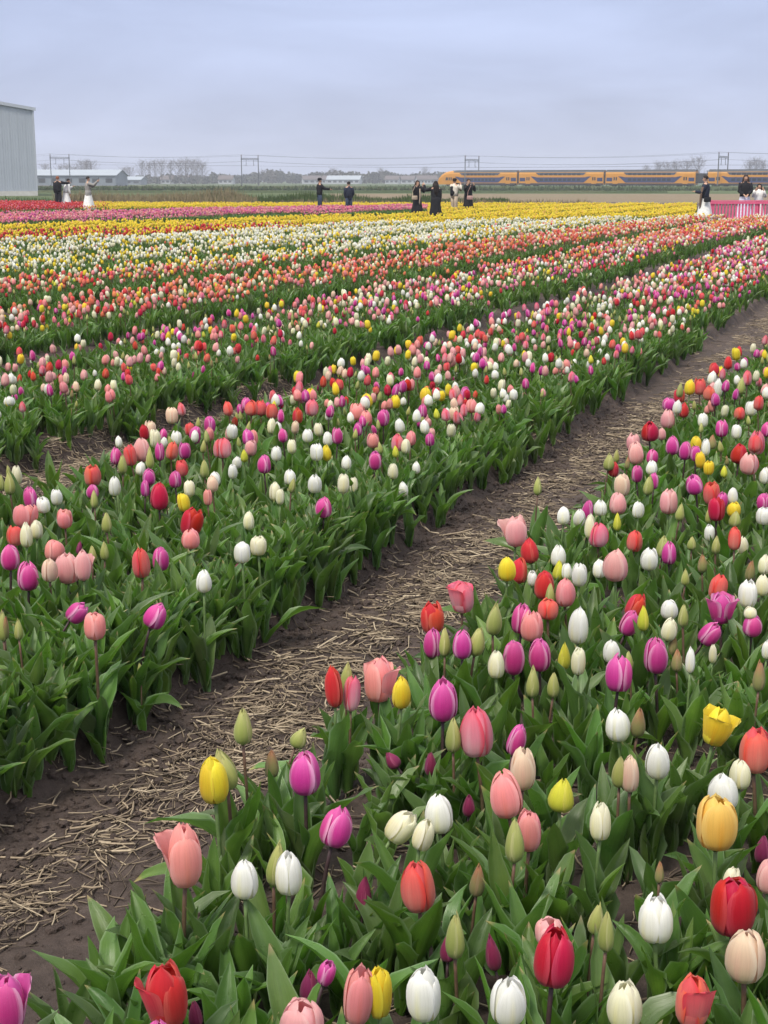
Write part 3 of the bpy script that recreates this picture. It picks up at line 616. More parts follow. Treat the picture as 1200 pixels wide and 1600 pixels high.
("O",2.013,8.725,0.376,0.0753,0.0917,0,"","coral red tulip below a pale pink one far along the right bed"),
("G",-1.217,6.488,0.370,0.0418,0.0940,0,"","green tulip bud left of a coral red one midway along the left bed"),
("Y",1.614,7.238,0.338,0.0597,0.0807,0,"","yellow tulip left of a white one far along the right bed"),
("W",-1.364,5.779,0.384,0.0481,0.0656,0,"","white tulip midway along the left bed by the photo's left edge"),
("P",-0.667,7.000,0.360,0.0577,0.0781,0,"","pale pink tulip below a magenta one midway along the left bed"),
("O",-0.723,8.270,0.354,0.0678,0.0911,0,"","third coral red tulip from the left farther along the left bed"),
("S",-0.055,7.060,0.388,0.0582,0.0786,0,"","salmon pink tulip below a green bud farther along the left bed"),
("G",-1.101,6.565,0.379,0.0392,0.1011,0,"","green tulip bud right of a pale pink one midway along the left bed"),
("M",-0.239,7.163,0.388,0.0557,0.0830,0,"","magenta tulip below a white one and above a yellow one farther along the left bed"),
("G",-1.004,4.937,0.371,0.0322,0.0712,0,"","green tulip bud right of a green bud near the left bed's front"),
("M",-1.282,6.108,0.338,0.0536,0.0634,0,"","leftmost magenta tulip midway along the left bed"),
("M",1.284,6.692,0.378,0.0553,0.0718,5,"","magenta tulip below a crimson one well up the right bed"),
("W",-0.775,6.370,0.337,0.0528,0.0688,0,"","white tulip above a blush cream one midway along the left bed"),
("Y",-0.107,8.726,0.332,0.0714,0.0919,0,"","yellow tulip above a salmon pink one farther along the left bed"),
("Y",0.259,8.784,0.359,0.0718,0.0924,0,"","yellow tulip above a lime yellow bud farther along the left bed"),
("W",-0.431,6.373,0.345,0.0499,0.0718,0,"","white tulip above a green bud midway along the left bed"),
("W",2.167,9.163,0.331,0.0582,0.1212,0,"","white tulip above a magenta one and below a red one far along the right bed"),
("G",-0.821,6.376,0.375,0.0411,0.0866,0,"","green tulip bud left of a white one midway along the left bed"),
("G",0.698,3.829,0.345,0.0236,0.0592,-6,"","seventh green tulip bud from the left midway up the right bed"),
("R",1.074,6.523,0.350,0.0480,0.0764,0,"","red tulip below a green bud well up the right bed"),
("M",1.648,8.140,0.405,0.0741,0.0747,0,"","magenta tulip above a pale pink one far along the right bed"),
("W",1.262,5.347,0.340,0.0398,0.0639,0,"","white tulip below a crimson one farther up the right bed"),
("R",-0.483,7.850,0.379,0.0573,0.0903,0,"","red tulip above a blush cream one farther along the left bed"),
("G",1.180,5.526,0.376,0.0358,0.0735,5,"","green tulip bud right of a pale pink one well up the right bed"),
("M",-1.118,6.964,0.341,0.0447,0.0908,0,"","magenta tulip below a creamy white one midway along the left bed"),
("R",1.778,8.488,0.396,0.0656,0.0893,0,"","red tulip above a red one far along the right bed"),
("W",2.190,8.393,0.334,0.0650,0.0886,0,"","white tulip left of a coral red one far along the right bed"),
("M",1.495,6.704,0.388,0.0492,0.0750,0,"","magenta tulip below a yellow one and above a magenta one well up the right bed"),
("M",2.051,7.519,0.362,0.0550,0.0834,0,"","magenta tulip right of a green bud far along the right bed"),
("Y",1.909,8.818,0.398,0.0640,0.0965,0,"","yellow tulip left of a coral red one far along the right bed"),
("O",1.729,6.511,0.380,0.0479,0.0730,-5,"","coral red tulip right of a pale pink one well up the right bed"),
("B",-1.264,7.581,0.354,0.0554,0.0841,0,"","blush cream tulip above a crimson one farther along the left bed"),
("W",-0.798,7.367,0.378,0.0539,0.0818,0,"","white tulip left of a green bud farther along the left bed"),
("C",0.042,6.515,0.340,0.0480,0.0733,0,"","creamy white tulip below a lime yellow bud midway along the left bed"),
("M",0.514,8.914,0.339,0.0648,0.0978,0,"","magenta tulip right of a yellow one farther along the left bed"),
("C",1.125,4.180,0.389,0.0394,0.0390,0,"","rightmost creamy white tulip midway up the right bed"),
("G",-1.043,4.913,0.368,0.0321,0.0639,0,"","green tulip bud above a pale pink one near the left bed's front"),
("P",0.489,10.516,0.353,0.0855,0.0999,0,"","pale pink tulip left of a crimson one farther along the left bed"),
("W",0.634,4.755,0.353,0.0334,0.0576,0,"","third white tulip from the left farther up the right bed"),
("M",1.200,6.187,0.362,0.0428,0.0727,0,"","magenta tulip above a pale pink one well up the right bed"),
("W",1.235,6.429,0.379,0.0502,0.0662,0,"","white tulip below a magenta one and above a magenta one well up the right bed"),
("S",0.515,8.268,0.373,0.0640,0.0834,0,"","salmon pink tulip right of a blush cream one farther along the left bed"),
("W",-0.519,6.735,0.385,0.0494,0.0722,0,"","white tulip left of a creamy white one midway along the left bed"),
("G",0.675,6.102,0.354,0.0366,0.0805,0,"","green tulip bud above a pale pink one well up the right bed"),
("L",0.927,5.491,0.343,0.0331,0.0733,0,"","lime yellow tulip bud below a pale pink one well up the right bed"),
("C",0.109,6.993,0.371,0.0481,0.0780,0,"","creamy white tulip left of a salmon pink one farther along the left bed"),
("W",1.766,7.775,0.370,0.0568,0.0788,0,"","white tulip above a green bud and below a green bud far along the right bed"),
("W",-1.088,7.338,0.350,0.0537,0.0748,0,"","white tulip above a coral red one farther along the left bed"),
("G",2.254,8.932,0.381,0.0527,0.1099,5,"","green tulip bud left of a rose pink one far along the right bed"),
("C",0.956,3.930,0.333,0.0224,0.0567,0,"","creamy white tulip below a magenta one midway up the right bed"),
("W",0.496,4.585,0.377,0.0322,0.0512,0,"","white tulip left of a red one farther up the right bed"),
("R",1.733,8.129,0.366,0.0555,0.0859,0,"","red tulip below a red one far along the right bed"),
("O",2.090,8.265,0.332,0.0640,0.0760,0,"","coral red tulip above a white one far along the right bed"),
("G",1.035,4.702,0.345,0.0286,0.0593,0,"","green tulip bud below a magenta one farther up the right bed"),
("W",1.605,6.977,0.364,0.0416,0.0843,0,"","white tulip left of a brownish green bud far along the right bed"),
("M",-1.047,6.084,0.352,0.0365,0.0745,0,"","magenta tulip left of a crimson one midway along the left bed"),
("A",1.740,7.422,0.310,0.0476,0.0827,0,"","brownish green tulip bud right of a white one far along the right bed"),
("R",2.276,9.768,0.387,0.0707,0.0930,0,"","red tulip above a pale pink one far along the right bed"),
("G",-1.202,5.754,0.376,0.0319,0.0762,0,"","green tulip bud below a coral red one near the left bed's front"),
("S",-0.679,7.276,0.364,0.0466,0.0809,0,"","salmon pink tulip above a pale pink one farther along the left bed"),
("M",-0.806,8.236,0.390,0.0600,0.0793,0,"","magenta tulip above a white one and above a green bud farther along the left bed"),
("C",-0.612,7.658,0.355,0.0490,0.0849,0,"","creamy white tulip left of a white one farther along the left bed"),
("W",-0.401,7.361,0.362,0.0539,0.0716,0,"","white tulip right of a blush cream one farther along the left bed"),
("Y",1.491,6.396,0.386,0.0441,0.0659,0,"","yellow tulip right of a yellow one well up the right bed"),
("W",1.894,7.536,0.348,0.0517,0.0767,0,"","white tulip above a crimson one far along the right bed"),
("W",-0.298,7.404,0.334,0.0508,0.0755,0,"","white tulip above a yellow one farther along the left bed"),
("W",-0.183,6.763,0.335,0.0466,0.0695,0,"","white tulip right of a yellow one midway along the left bed"),
("M",0.218,7.976,0.387,0.0545,0.0807,0,"","magenta tulip below a yellow one and above a white one farther along the left bed"),
("B",0.401,8.072,0.360,0.0552,0.0817,0,"","blush cream tulip left of a salmon pink one farther along the left bed"),
("S",-0.741,5.834,0.369,0.0350,0.0689,0,"","salmon pink tulip left of a blush cream one midway along the left bed"),
("C",-0.134,6.169,0.348,0.0370,0.0726,0,"","seventh creamy white tulip from the left midway along the left bed"),
("G",-1.712,6.212,0.350,0.0344,0.0789,0,"","green tulip bud left of a green bud midway along the left bed"),
("H",2.403,9.355,0.383,0.0593,0.0978,0,"","rose pink tulip right of a green bud far along the right bed"),
("W",-0.684,6.297,0.388,0.0406,0.0679,0,"","white tulip left of a lime yellow bud midway along the left bed"),
("V",-0.542,5.087,0.264,0.0333,0.0566,0,"","dark purple tulip bud below a white one in the left bed's near corner"),
("Y",-0.458,8.759,0.367,0.0637,0.0801,0,"","yellow tulip above a rose pink one farther along the left bed"),
("Y",0.070,8.592,0.349,0.0586,0.0827,0,"","yellow tulip below a magenta one farther along the left bed"),
("C",-0.433,5.782,0.384,0.0347,0.0656,0,"","creamy white tulip below a green bud midway along the left bed"),
("G",1.168,5.228,0.332,0.0341,0.0552,0,"","green tulip bud right of a magenta one farther up the right bed"),
("O",2.204,8.209,0.383,0.0523,0.0828,0,""),
("O",1.804,6.881,0.382,0.0441,0.0704,0,""),
("G",-0.760,4.213,0.277,0.0219,0.0585,0,""),
("O",-0.886,8.072,0.368,0.0515,0.0816,0,""),
("K",-1.234,7.212,0.386,0.0594,0.0568,0,""),
("W",-0.301,8.063,0.339,0.0588,0.0706,0,""),
("S",0.016,8.517,0.337,0.0620,0.0742,0,""),
("G",-0.874,6.862,0.380,0.0377,0.0798,0,""),
("O",-0.260,9.099,0.369,0.0619,0.0830,0,""),
("Y",1.499,6.538,0.375,0.0390,0.0703,0,""),
("L",1.554,6.455,0.343,0.0386,0.0696,0,""),
("L",-0.664,6.726,0.365,0.0401,0.0722,0,""),
("B",-0.477,7.615,0.341,0.0452,0.0810,0,""),
("V",-1.169,5.193,0.309,0.0339,0.0525,0,""),
("M",-0.681,7.050,0.386,0.0452,0.0687,0,""),
("W",-0.580,7.692,0.331,0.0492,0.0747,0,""),
("M",-0.333,8.029,0.367,0.0512,0.0775,0,""),
("W",-0.195,8.053,0.334,0.0514,0.0779,0,""),
("M",1.967,8.397,0.380,0.0611,0.0693,0,""),
("Y",-0.268,6.800,0.366,0.0406,0.0697,0,""),
("R",2.739,10.901,0.388,0.0737,0.0933,0,""),
("C",1.953,8.116,0.342,0.0518,0.0747,0,""),
("W",0.105,7.420,0.390,0.0474,0.0686,0,""),
("S",0.134,7.150,0.371,0.0458,0.0664,0,""),
("G",1.186,4.893,0.378,0.0274,0.0542,0,""),
("M",-0.577,7.910,0.347,0.0469,0.0766,0,""),
("C",-0.467,7.023,0.349,0.0418,0.0686,0,""),
("K",0.573,10.400,0.382,0.0611,0.0987,0,""),
("O",-1.019,6.689,0.382,0.0399,0.0655,0,""),
("W",1.691,8.217,0.363,0.0561,0.0680,0,""),
("G",-0.895,5.792,0.351,0.0295,0.0659,0,""),
("G",1.843,8.348,0.353,0.0494,0.0766,5,""),
("R",2.479,10.287,0.434,0.0696,0.0789,0,""),
("G",-0.874,7.099,0.387,0.0357,0.0757,0,""),
("G",-0.143,7.434,0.346,0.0374,0.0792,0,""),
("A",1.706,6.970,0.300,0.0384,0.0684,0,""),
("W",2.349,8.722,0.377,0.0555,0.0718,0,""),
("C",-0.833,6.013,0.348,0.0333,0.0596,0,""),
("W",0.237,7.420,0.383,0.0475,0.0618,0,""),
("M",2.638,10.372,0.367,0.0609,0.0891,0,""),
("Y",2.610,9.670,0.361,0.0569,0.0835,0,""),
("G",-0.039,7.740,0.347,0.0389,0.0786,0,""),
("M",-0.485,8.474,0.387,0.0462,0.0776,0,""),
("L",0.053,6.850,0.363,0.0377,0.0638,0,""),
("Y",2.693,10.843,0.429,0.0684,0.0830,0,""),
("M",0.122,8.995,0.372,0.0571,0.0698,0,""),
("W",0.787,8.975,0.334,0.0571,0.0698,0,""),
("W",1.632,7.925,0.388,0.0469,0.0656,0,""),
("W",0.559,8.191,0.363,0.0485,0.0677,0,""),
("S",-0.411,8.701,0.352,0.0435,0.0836,0,""),
("G",-0.422,5.933,0.386,0.0274,0.0643,-6,""),
("B",-0.731,6.027,0.371,0.0334,0.0540,0,""),
("P",2.144,9.328,0.361,0.0550,0.0722,0,""),
("M",0.040,8.820,0.374,0.0521,0.0685,0,""),
("G",2.080,7.957,0.332,0.0399,0.0734,0,""),
("G",-0.760,7.211,0.340,0.0330,0.0737,0,""),
("G",0.000,7.022,0.355,0.0322,0.0719,0,""),
("G",1.739,7.656,0.334,0.0420,0.0638,25,""),
("W",0.120,6.524,0.353,0.0360,0.0550,0,""),
("G",-0.738,7.375,0.387,0.0337,0.0716,0,""),
("Y",0.412,8.801,0.381,0.0480,0.0684,0,""),
("G",1.770,8.472,0.492,0.0384,0.0771,0,""),
("M",2.154,8.940,0.380,0.0406,0.0816,0,""),
("Y",-0.824,5.685,0.354,0.0263,0.0540,0,""),
("M",2.646,10.608,0.337,0.0527,0.0864,0,""),
("C",0.344,7.527,0.350,0.0378,0.0627,0,""),
("C",1.199,6.726,0.346,0.0309,0.0597,0,""),
("C",-0.511,5.421,0.350,0.0252,0.0492,0,""),
("G",1.121,6.750,0.385,0.0279,0.0660,0,""),
("P",1.496,7.487,0.333,0.0308,0.0729,5,""),
("G",0.903,4.026,0.386,0.0209,0.0338,0,""),
("C",2.522,9.547,0.356,0.0476,0.0738,0,""),
("Y",0.760,11.007,0.345,0.0546,0.0845,0,""),
("G",1.701,7.019,0.359,0.0289,0.0653,5,""),
("W",-1.151,6.549,0.336,0.0271,0.0614,0,""),
("W",2.146,9.449,0.439,0.0470,0.0686,0,""),
("W",0.638,9.917,0.340,0.0494,0.0721,0,""),
("G",1.265,5.513,0.358,0.0230,0.0499,0,""),
("A",1.165,6.688,0.341,0.0307,0.0532,0,""),
("G",-1.781,6.645,0.341,0.0305,0.0529,0,""),
("W",0.171,7.829,0.372,0.0393,0.0541,0,""),
("C",-0.181,5.953,0.387,0.0247,0.0505,0,""),
("L",0.306,7.994,0.373,0.0328,0.0662,0,""),
("G",-0.023,8.497,0.383,0.0348,0.0661,0,""),
("Y",2.467,10.264,0.386,0.0464,0.0697,0,""),
("M",0.246,7.171,0.364,0.0263,0.0400,0,""),
]
GROUP = 'tulips in bloom and in bud in the two near beds'
def shape_of(code, fl):
    if code in 'GAVL': return 'bud'
    if 'o' in fl: return 'open'
    if 'h' in fl: return 'cup'
    return 'closed' if rt.random() < .62 else 'cup'
rt = random.Random(5)
def stem_curve(dx, dy, h, n=7):
    """from the soil up to (dx, dy, h), leaving the soil upright"""
    return [Vector((dx * (i / n) ** 1.8, dy * (i / n) ** 1.8, h * i / n)) for i in range(n + 1)]
def plant(row):
    code, x, y, zb, w, L, tilt, fl = row[:8]
    view = Vector((x, y)).normalized(); right = Vector((view.y, -view.x))
    lean = tilt / 45 * .09; bx = x - right.x * lean + rt.uniform(-.015, .015); by = y - right.y * lean + rt.uniform(-.015, .015)
    z0 = float(soil_h(*to_st(bx, by))) - .01
    root = tag(empty('tulip', (bx, by, z0)), row[8], 'tulip', GROUP)
    tip = Vector((x - bx, y - by, zb - z0)); pts = stem_curve(*tip)
    mb = MB(); r = .0038 * min(1.25, .6 + w / .1); mb.tube(pts, [r * (1.15 - .2 * i / 7) for i in range(8)], 6)
    mb.build('stem', M_STEM[STEM_OF[code]], root, True)
    sh = shape_of(code, fl); R3 = Matrix.Rotation(R(tilt), 4, Vector((view.x, view.y, 0))) @ Matrix.Rotation(rt.uniform(-.10, .10), 4, Vector((right.x, right.y, 0))) @ Matrix.Rotation(rt.uniform(0, 6.28), 4, 'Z')
    if sh == 'open': R3 = Matrix.Rotation(math.atan2(-view.y, -view.x) - .95 - math.radians(60) , 4, 'Z')
    fat = 1.04 if sh == 'bud' else 1.02
    if sh == 'open': fat = .86
    bl = link('bloom', CORE_ME, None, root, loc=tip, rot=R3.to_euler(), scl=(w * fat, w * fat, L * 1.02))
    pm = M_PETAL[code]; opn = 0 if sh == 'bud' else rt.choice((0, 0, .02, .05, .09))
    for k in range(6):
        inner = k % 2; a = k * math.pi / 3
        if sh == 'bud' and inner and rt.random() < .0: continue
        me = PETAL_ME[(sh if sh != 'open' else 'cup', inner, rt.randrange(4))]
        if sh == 'open' and k == 0: me = HANG_ME
        elif (sh in ('cup',) and 'h' in fl and not inner and rt.random() < .45): me = FLARE_ME[rt.randrange(2)]
        link('petal', me, pm, bl, rot=(rt.uniform(-.03, .03), rt.uniform(-.03, .04) + opn, a + rt.uniform(-.12, .12)), scl=(1, 1, rt.uniform(.95, 1.03) if sh != 'bud' else rt.uniform(.97, 1.0)))
    # leaves: the lowest broad and splayed, the upper ones narrow and upright
    s, t = to_st(bx, by); d = (s - BED1 + 2 * PITCH) % PITCH; edge = d < .22 or d > BEDW - .3
    a0 = rt.uniform(0, 6.28); h = zb - z0
    if edge:                                         # outward over the path
        out = Vector((-ACR[0], -ACR[1])) if d < .22 else Vector((ACR[0], ACR[1])); a0 = math.atan2(out.y, out.x) + rt.uniform(-.7, .7)
    n = 4 if rt.random() < .45 else 3
    for k in range(n):
        ang = a0 + k * 2.4 + rt.uniform(-.4, .4)
        if k == 0: me = rt.choice(LEAF_DROOP if (edge and rt.random() < .7 or rt.random() < .12) else LEAF_BIG)
        elif k == n - 1: me = rt.choice(LEAF_UP)
        else: me = rt.choice(LEAF_BIG)
        zk = .006 + .014 * k; i = zk / h; sc = rt.uniform(.78, 1.08) * min(1.12, h / .25)
        link('leaf', me, None, root, loc=(tip.x * i ** 1.8, tip.y * i ** 1.8, zk), rot=(rt.uniform(-.12, .12), rt.uniform(-.1, .1), ang), scl=(sc, sc, sc))
    return root
for row in TULIPS[:300]: plant(row)

# ------------------------------------------------------------ all the other tulips of the field: one object
def zone_line(pts): 
    a = np.array(pts); return lambda x: np.interp(x, a[:, 0], a[:, 1])
ZL = dict(
 L1 = zone_line([(-3.8, 14.2), (-2.1, 15.9), (0.0, 19.3), (3.4, 25.8), (7.7, 34.9), (11.4, 43.1)]),
 L2 = zone_line([(-5.3, 19.8), (-3.1, 22.9), (0.0, 27.7), (5.3, 39.6), (8.1, 45.8), (10.4, 51.4), (14.3, 54.2)]),
 L3 = zone_line([(-8.6, 32.3), (-4.9, 36.7), (0.0, 43.8), (5.0, 49.6), (9.4, 53.2), (14.6, 55.2)]),
 L4 = zone_line([(-9.9, 37.1), (-7.9, 39.6), (-5.6, 41.9), (-2.9, 44.4), (0.0, 45.8), (5.1, 50.5)]),
 L5 = zone_line([(-11.6, 43.8), (-6.5, 48.8), (-2.4, 55.2), (2.7, 62.1), (6.9, 67.8)]),
 L6 = zone_line([(-12.7, 48.0), (-7.7, 58.4), (-2.9, 64.8), (1.6, 71.0)]),
 L7 = zone_line([(-15.8, 59.6), (-9.2, 69.4), (-3.4, 76.5), (1.8, 80.7)]),
 L8 = zone_line([(-18.3, 69.4), (-14.4, 72.8), (-9.9, 74.6), (0.0, 76.5), (7.0, 69.4), (6.2, 54.2), (11.7, 54.2)]),
 L9 = zone_line([(-25.4, 96.3), (-17.9, 90.5), (-11.6, 87.8), (0.0, 86.5), (18.4, 85.3)]),)
# prototypes live in a collection of their own that is not part of the scene
PROTO = bpy.data.collections.new('field_tulip_kinds')
rp = random.Random(23)
CODES = list(PETAL.keys()); KIND = {}; n_proto = 0
def proto(mb, mats):
    global n_proto
    o = bpy.data.objects.new('field_tulip.%03d' % n_proto, mb.mesh('field_tulip', mats, True)); PROTO.objects.link(o); n_proto += 1; return n_proto - 1
def xf(vfu, M): return [M @ Vector(v) for v in vfu[0]], vfu[1], vfu[2]
def add_leaves(mb, n, mi, na=4, nv=7, kinds='mu'):
    a0 = rp.uniform(0, 6.28)
    for k in range(n):
        up = k == n - 1
        q = leaf_verts(rp, rp.uniform(.17, .23) if up else rp.uniform(.20, .28), rp.uniform(.03, .044) if up else rp.uniform(.044, .070), rp.uniform(.03, .18) if up else rp.uniform(.05, .32), rp.uniform(.05, .35) if up else rp.choice((rp.uniform(.05, .4), rp.uniform(.05, .5), rp.uniform(.1, .6), rp.uniform(.6, 1.2))), nv, na, rp.uniform(.08, .3), rp.uniform(.3, .65), rp.uniform(-.7, .7))
        v, f, u = xf(q, Matrix.Translation((0, 0, .005 + .012 * k)) @ Matrix.Rotation(a0 + k * 2.4 + rp.uniform(-.4, .4), 4, 'Z')); mb.add(v, f, mi, u)
def add_bloom(mb, code, na, nv, np_, h=.27):
    sh = 'bud' if code in 'GAVL' else rp.choice(('closed', 'closed', 'cup'))
    w, L = (.029, .064) if sh == 'bud' else (rp.uniform(.043, .053), rp.uniform(.072, .084))
    if code == 'L': w = .036
    T = Matrix.Translation((rp.uniform(-.012, .012), rp.uniform(-.012, .012), h)) @ Matrix.Rotation(rp.uniform(-.16, .16), 4, 'X') @ Matrix.Rotation(rp.uniform(-.16, .16), 4, 'Y') @ Matrix.Diagonal((w, w, L, 1))
    for k in range(np_):
        v, f, u = xf(petal_verts(sh, k % 2 if np_ == 6 else 0, rp, na, nv), T @ Matrix.Rotation(k * 2 * math.pi / np_ + rp.uniform(-.1, .1), 4, 'Z')); mb.add(v, f, 0, u)
    mb.tube([(0, 0, 0), (T[0][3] * .3, T[1][3] * .3, h * .55), (T[0][3], T[1][3], h + .004)], [.0042, .0038, .0034], 5, 1, False)
for c in CODES:
    mats = [M_PETAL[c], M_STEM[STEM_OF[c]], M_LEAF]
    near = []
    for _ in range(3):
        mb = MB(); add_bloom(mb, c, 4, 6, 6); add_leaves(mb, 3, 2, 4, 7); near.append(proto(mb, mats))
    far = []
    for _ in range(2):
        mb = MB(); add_bloom(mb, c, 2, 4, 3); add_leaves(mb, 2, 2, 2, 4); far.append(proto(mb, mats))
    KIND[c] = (near, far)
CLUMP = []
for _ in range(8):
    mb = MB(); add_leaves(mb, 4, 0, 4, 8); CLUMP.append(proto(mb, [M_LEAF]))
FARCLUMP = []
for _ in range(4):
    mb = MB(); add_leaves(mb, 4, 0, 2, 4); FARCLUMP.append(proto(mb, [M_LEAF]))
MIX = dict(
 near=dict(W=17, C=9, G=15, M=15, P=10, S=10, O=8, R=5, K=4, Y=5, H=7, B=5, A=3, L=3, V=2),
 pinks=dict(W=11, C=8, G=10, M=17, P=16, S=13, O=7, R=6, K=6, Y=3, H=10, B=6, A=2, L=2),
 coral=dict(T=30, O=13, S=22, R=6, K=2, L=6, C=9, Y=4, B=7, G=9, A=4, P=3),
 white_low=dict(W=24, C=34, Y=20, L=8, G=6, S=4, T=3, R=1),
 white_high=dict(W=34, C=46, Y=12, L=6, G=3),
 redyellow=dict(R=22, K=22, Y=38, D=8, H=4), yellow=dict(Y=92, D=8), farpink=dict(H=34, P=30, M=26, S=10), farred=dict(R=44, K=34, H=16, S=6))
def pick(mix):
    d = MIX[mix]; ks = list(d); return ks[int(np.searchsorted(np.cumsum([d[k] for k in ks]), rp.random() * sum(d.values())))]
def zone_of(x, y):
    u = x / y
    if y < ZL['L1'](x) + rp.gauss(0, .10) * y * .5:
        s, t = to_st(x, y); return 'near' if s < 5.2 + 2.7 else 'pinks'
    if y < ZL['L2'](x) * (1 + rp.gauss(0, .035)): return 'coral'
    l3 = ZL['L3'](x)
    if y < l3:
        l2 = ZL['L2'](x); f = (y - l2) / max(.1, l3 - l2); return 'white_high' if f + rp.gauss(0, .2) > .55 else 'white_low'
    if u > .101:
        return 'yellow' if l3 + 1.0 < y < ZL['L9'](x) else None
    l4 = ZL['L4'](x)
    if y < l4: return 'redyellow' if u < -.06 + rp.gauss(0, .03) else 'white_high'
    if y < ZL['L5'](x): return 'yellow' if y > l4 + .5 else 'leaf'
    if u < .03:
        if y < ZL['L6'](x) : return 'leaf' if y > ZL['L6'](x) - 1.2 else None
        if y < ZL['L7'](x): return 'farpink'
        if y < ZL['L8'](x): return 'leaf' if y > ZL['L8'](x) - 1.0 else None
        if y < ZL['L9'](x): return 'farred' if u < -.2 + rp.gauss(0, .006) else 'yellow'
        return None
    return 'yellow' if y < ZL['L9'](x) else None
SEEN0, SEEN1 = 10.6, 9.4            # how far along the two near beds the tulips above reach
pts = []; 
def put(x, y, idx, sc, zoff=0.0):
    pts.append((x, y, idx, sc, zoff))
for row in TULIPS[300:]:
    h = row[3] - .085; k = rp.choice(KIND[row[0]][0]); put(row[1], row[2], k, h / .275)
def in_view(x, y, m): return -.2665 * y - m < x < .2665 * y + m
PEOPLE_XY = [((p - 600) / 2279 * Y, Y) for p, Y in ((90, 87), (102, 87.4), (137, 75), (499, 75), (545, 75), (652, 67), (681, 57.5), (710, 71), (732, 71), (1103, 56), (1165, 60), (1187, 60.3))]
CELL = {}
# field, cell by cell along the rows
t_bands = [(-1.5, 12, 46, 62, False), (12, 26, 52, 28, False), (26, 46, 48, 6, True), (46, 104, 40, 0, True)]
for ta, tb, dens, clump, far in t_bands:
    smin, smax = -3.2, (14 if tb <= 12 else 24 if tb <= 26 else 36 if tb <= 46 else 64)
    n = int((tb - ta) * (smax - smin) * (dens + clump)); ss = RNG.uniform(smin, smax, n); tt = RNG.uniform(ta, tb, n); pk = RNG.uniform(0, dens + clump, n)
    xx, yy = to_xy(ss, tt)
    ok = (np.abs(xx) < .275 * yy + 1.9) & (yy > 1.2) & ~((xx / np.maximum(yy, .1) > .2150) & (yy > 55.5))
    d = np.mod(ss - BED1 + 8 * PITCH, PITCH); gap = d > BEDW
    for s, t, x, y, p, dd, g in zip(ss[ok], tt[ok], xx[ok], yy[ok], pk[ok], d[ok], gap[ok]):
        if g and t < 44: continue
        is_clump = p > dens
        if t < 44 and (dd < (.04 if not is_clump else .05) or dd > BEDW - .03): continue
        bed = int(math.floor((s - BED1) / PITCH)) + 1
        outside = abs(x) > .2665 * y + .16          # beyond the photograph's frame
        if not is_clump and not outside and bed == 0 and rp.random() > np.interp(t, (8.4, 9.4, SEEN0), (0, .45, 1)): continue
        if not is_clump and not outside and bed == 1 and rp.random() > np.interp(t, (5.6, 7.4, SEEN1), (0, .5, 1)): continue
        if y > 54 and any((x - a) ** 2 + (y - b) ** 2 < .16 for a, b in PEOPLE_XY): continue
        if t < 30 and not is_clump and rp.random() < 1.1 * max(0, .46 - float(vnoise(np.array(s * 2.1), np.array(t * 1.4), 91))): continue
        z = zone_of(x, y)
        if z is None: continue
        if z == 'near' and not is_clump and bed >= 2 and rp.random() < .12: continue
        edge = dd < .30 or dd > BEDW - .25
        if is_clump or z == 'leaf' or (edge and t < 30 and rp.random() < .18): put(x, y, rp.choice(FARCLUMP if far else CLUMP), rp.uniform(.68, 1.06))
        else:
            c = pick(z)
            if z in ('near', 'pinks') and rp.random() < .38: c = CELL.setdefault((int(s * 2.3), int(t * 2.3), z), c)
            hs = 1.0 if c not in 'VA' else .86
            put(x, y, rp.choice(KIND[c][1 if far else 0]), hs * rp.uniform(.74, 1.12) * (1.1 if far else .96))
for b0, tmin, tmax, n in ((2.27, 2.5, 6, 330), (2.24, 2.6, 15, 330), (2.23 + PITCH, 6, 16, 260), (1.40, 1.7, 12, 170)):
    for _ in range(n):
        t = rp.uniform(tmin, tmax); s = b0 + abs(rp.gauss(0, .17)) * (1 if b0 > 2 else -1); x, y = to_xy(s, t)
        if abs(x) < .275 * y + 1.9 and float(vnoise(np.array(t * 2.6), np.array(b0), 95)) > .30: put(x, y, rp.choice(CLUMP), rp.uniform(.7, 1.12))
P = np.array(pts); ssx, ttx = to_st(P[:, 0], P[:, 1]); PZ = soil_h(ssx, ttx) - .008
me = bpy.data.meshes.new('tulip_field'); N = len(P)
me.vertices.add(N); me.vertices.foreach_set('co', np.stack([P[:, 0], P[:, 1], PZ], -1).ravel())
a = me.attributes.new('kind_index', 'INT', 'POINT'); a.data.foreach_set('value', P[:, 2].astype(np.int32))
a = me.attributes.new('turn', 'FLOAT_VECTOR', 'POINT'); tv = np.stack([RNG.normal(0, .05, N), RNG.normal(0, .05, N), RNG.uniform(0, 6.28, N)], -1); a.data.foreach_set('vector', tv.ravel())
a = me.attributes.new('size', 'FLOAT_VECTOR', 'POINT'); wide = P[:, 3] * RNG.uniform(.94, 1.08, N); a.data.foreach_set('vector', np.stack([wide, wide, P[:, 3]], -1).ravel())
ng = bpy.data.node_groups.new('tulips_on_points', 'GeometryNodeTree'); ng.interface.new_socket('Geometry', in_out='INPUT', socket_type='NodeSocketGeometry'); ng.interface.new_socket('Geometry', in_out='OUTPUT', socket_type='NodeSocketGeometry')
gi = ng.nodes.new('NodeGroupInput'); go = ng.nodes.new('NodeGroupOutput'); ip = ng.nodes.new('GeometryNodeInstanceOnPoints'); ci = ng.nodes.new('GeometryNodeCollectionInfo')
ci.inputs['Collection'].default_value = PROTO; ci.inputs['Separate Children'].default_value = True; ci.inputs['Reset Children'].default_value = True
def attr(name, typ):
    n = ng.nodes.new('GeometryNodeInputNamedAttribute'); n.data_type = typ; n.inputs['Name'].default_value = name; return n.outputs[0]
e2r = ng.nodes.new('FunctionNodeEulerToRotation'); ng.links.new(attr('turn', 'FLOAT_VECTOR'), e2r.inputs[0])
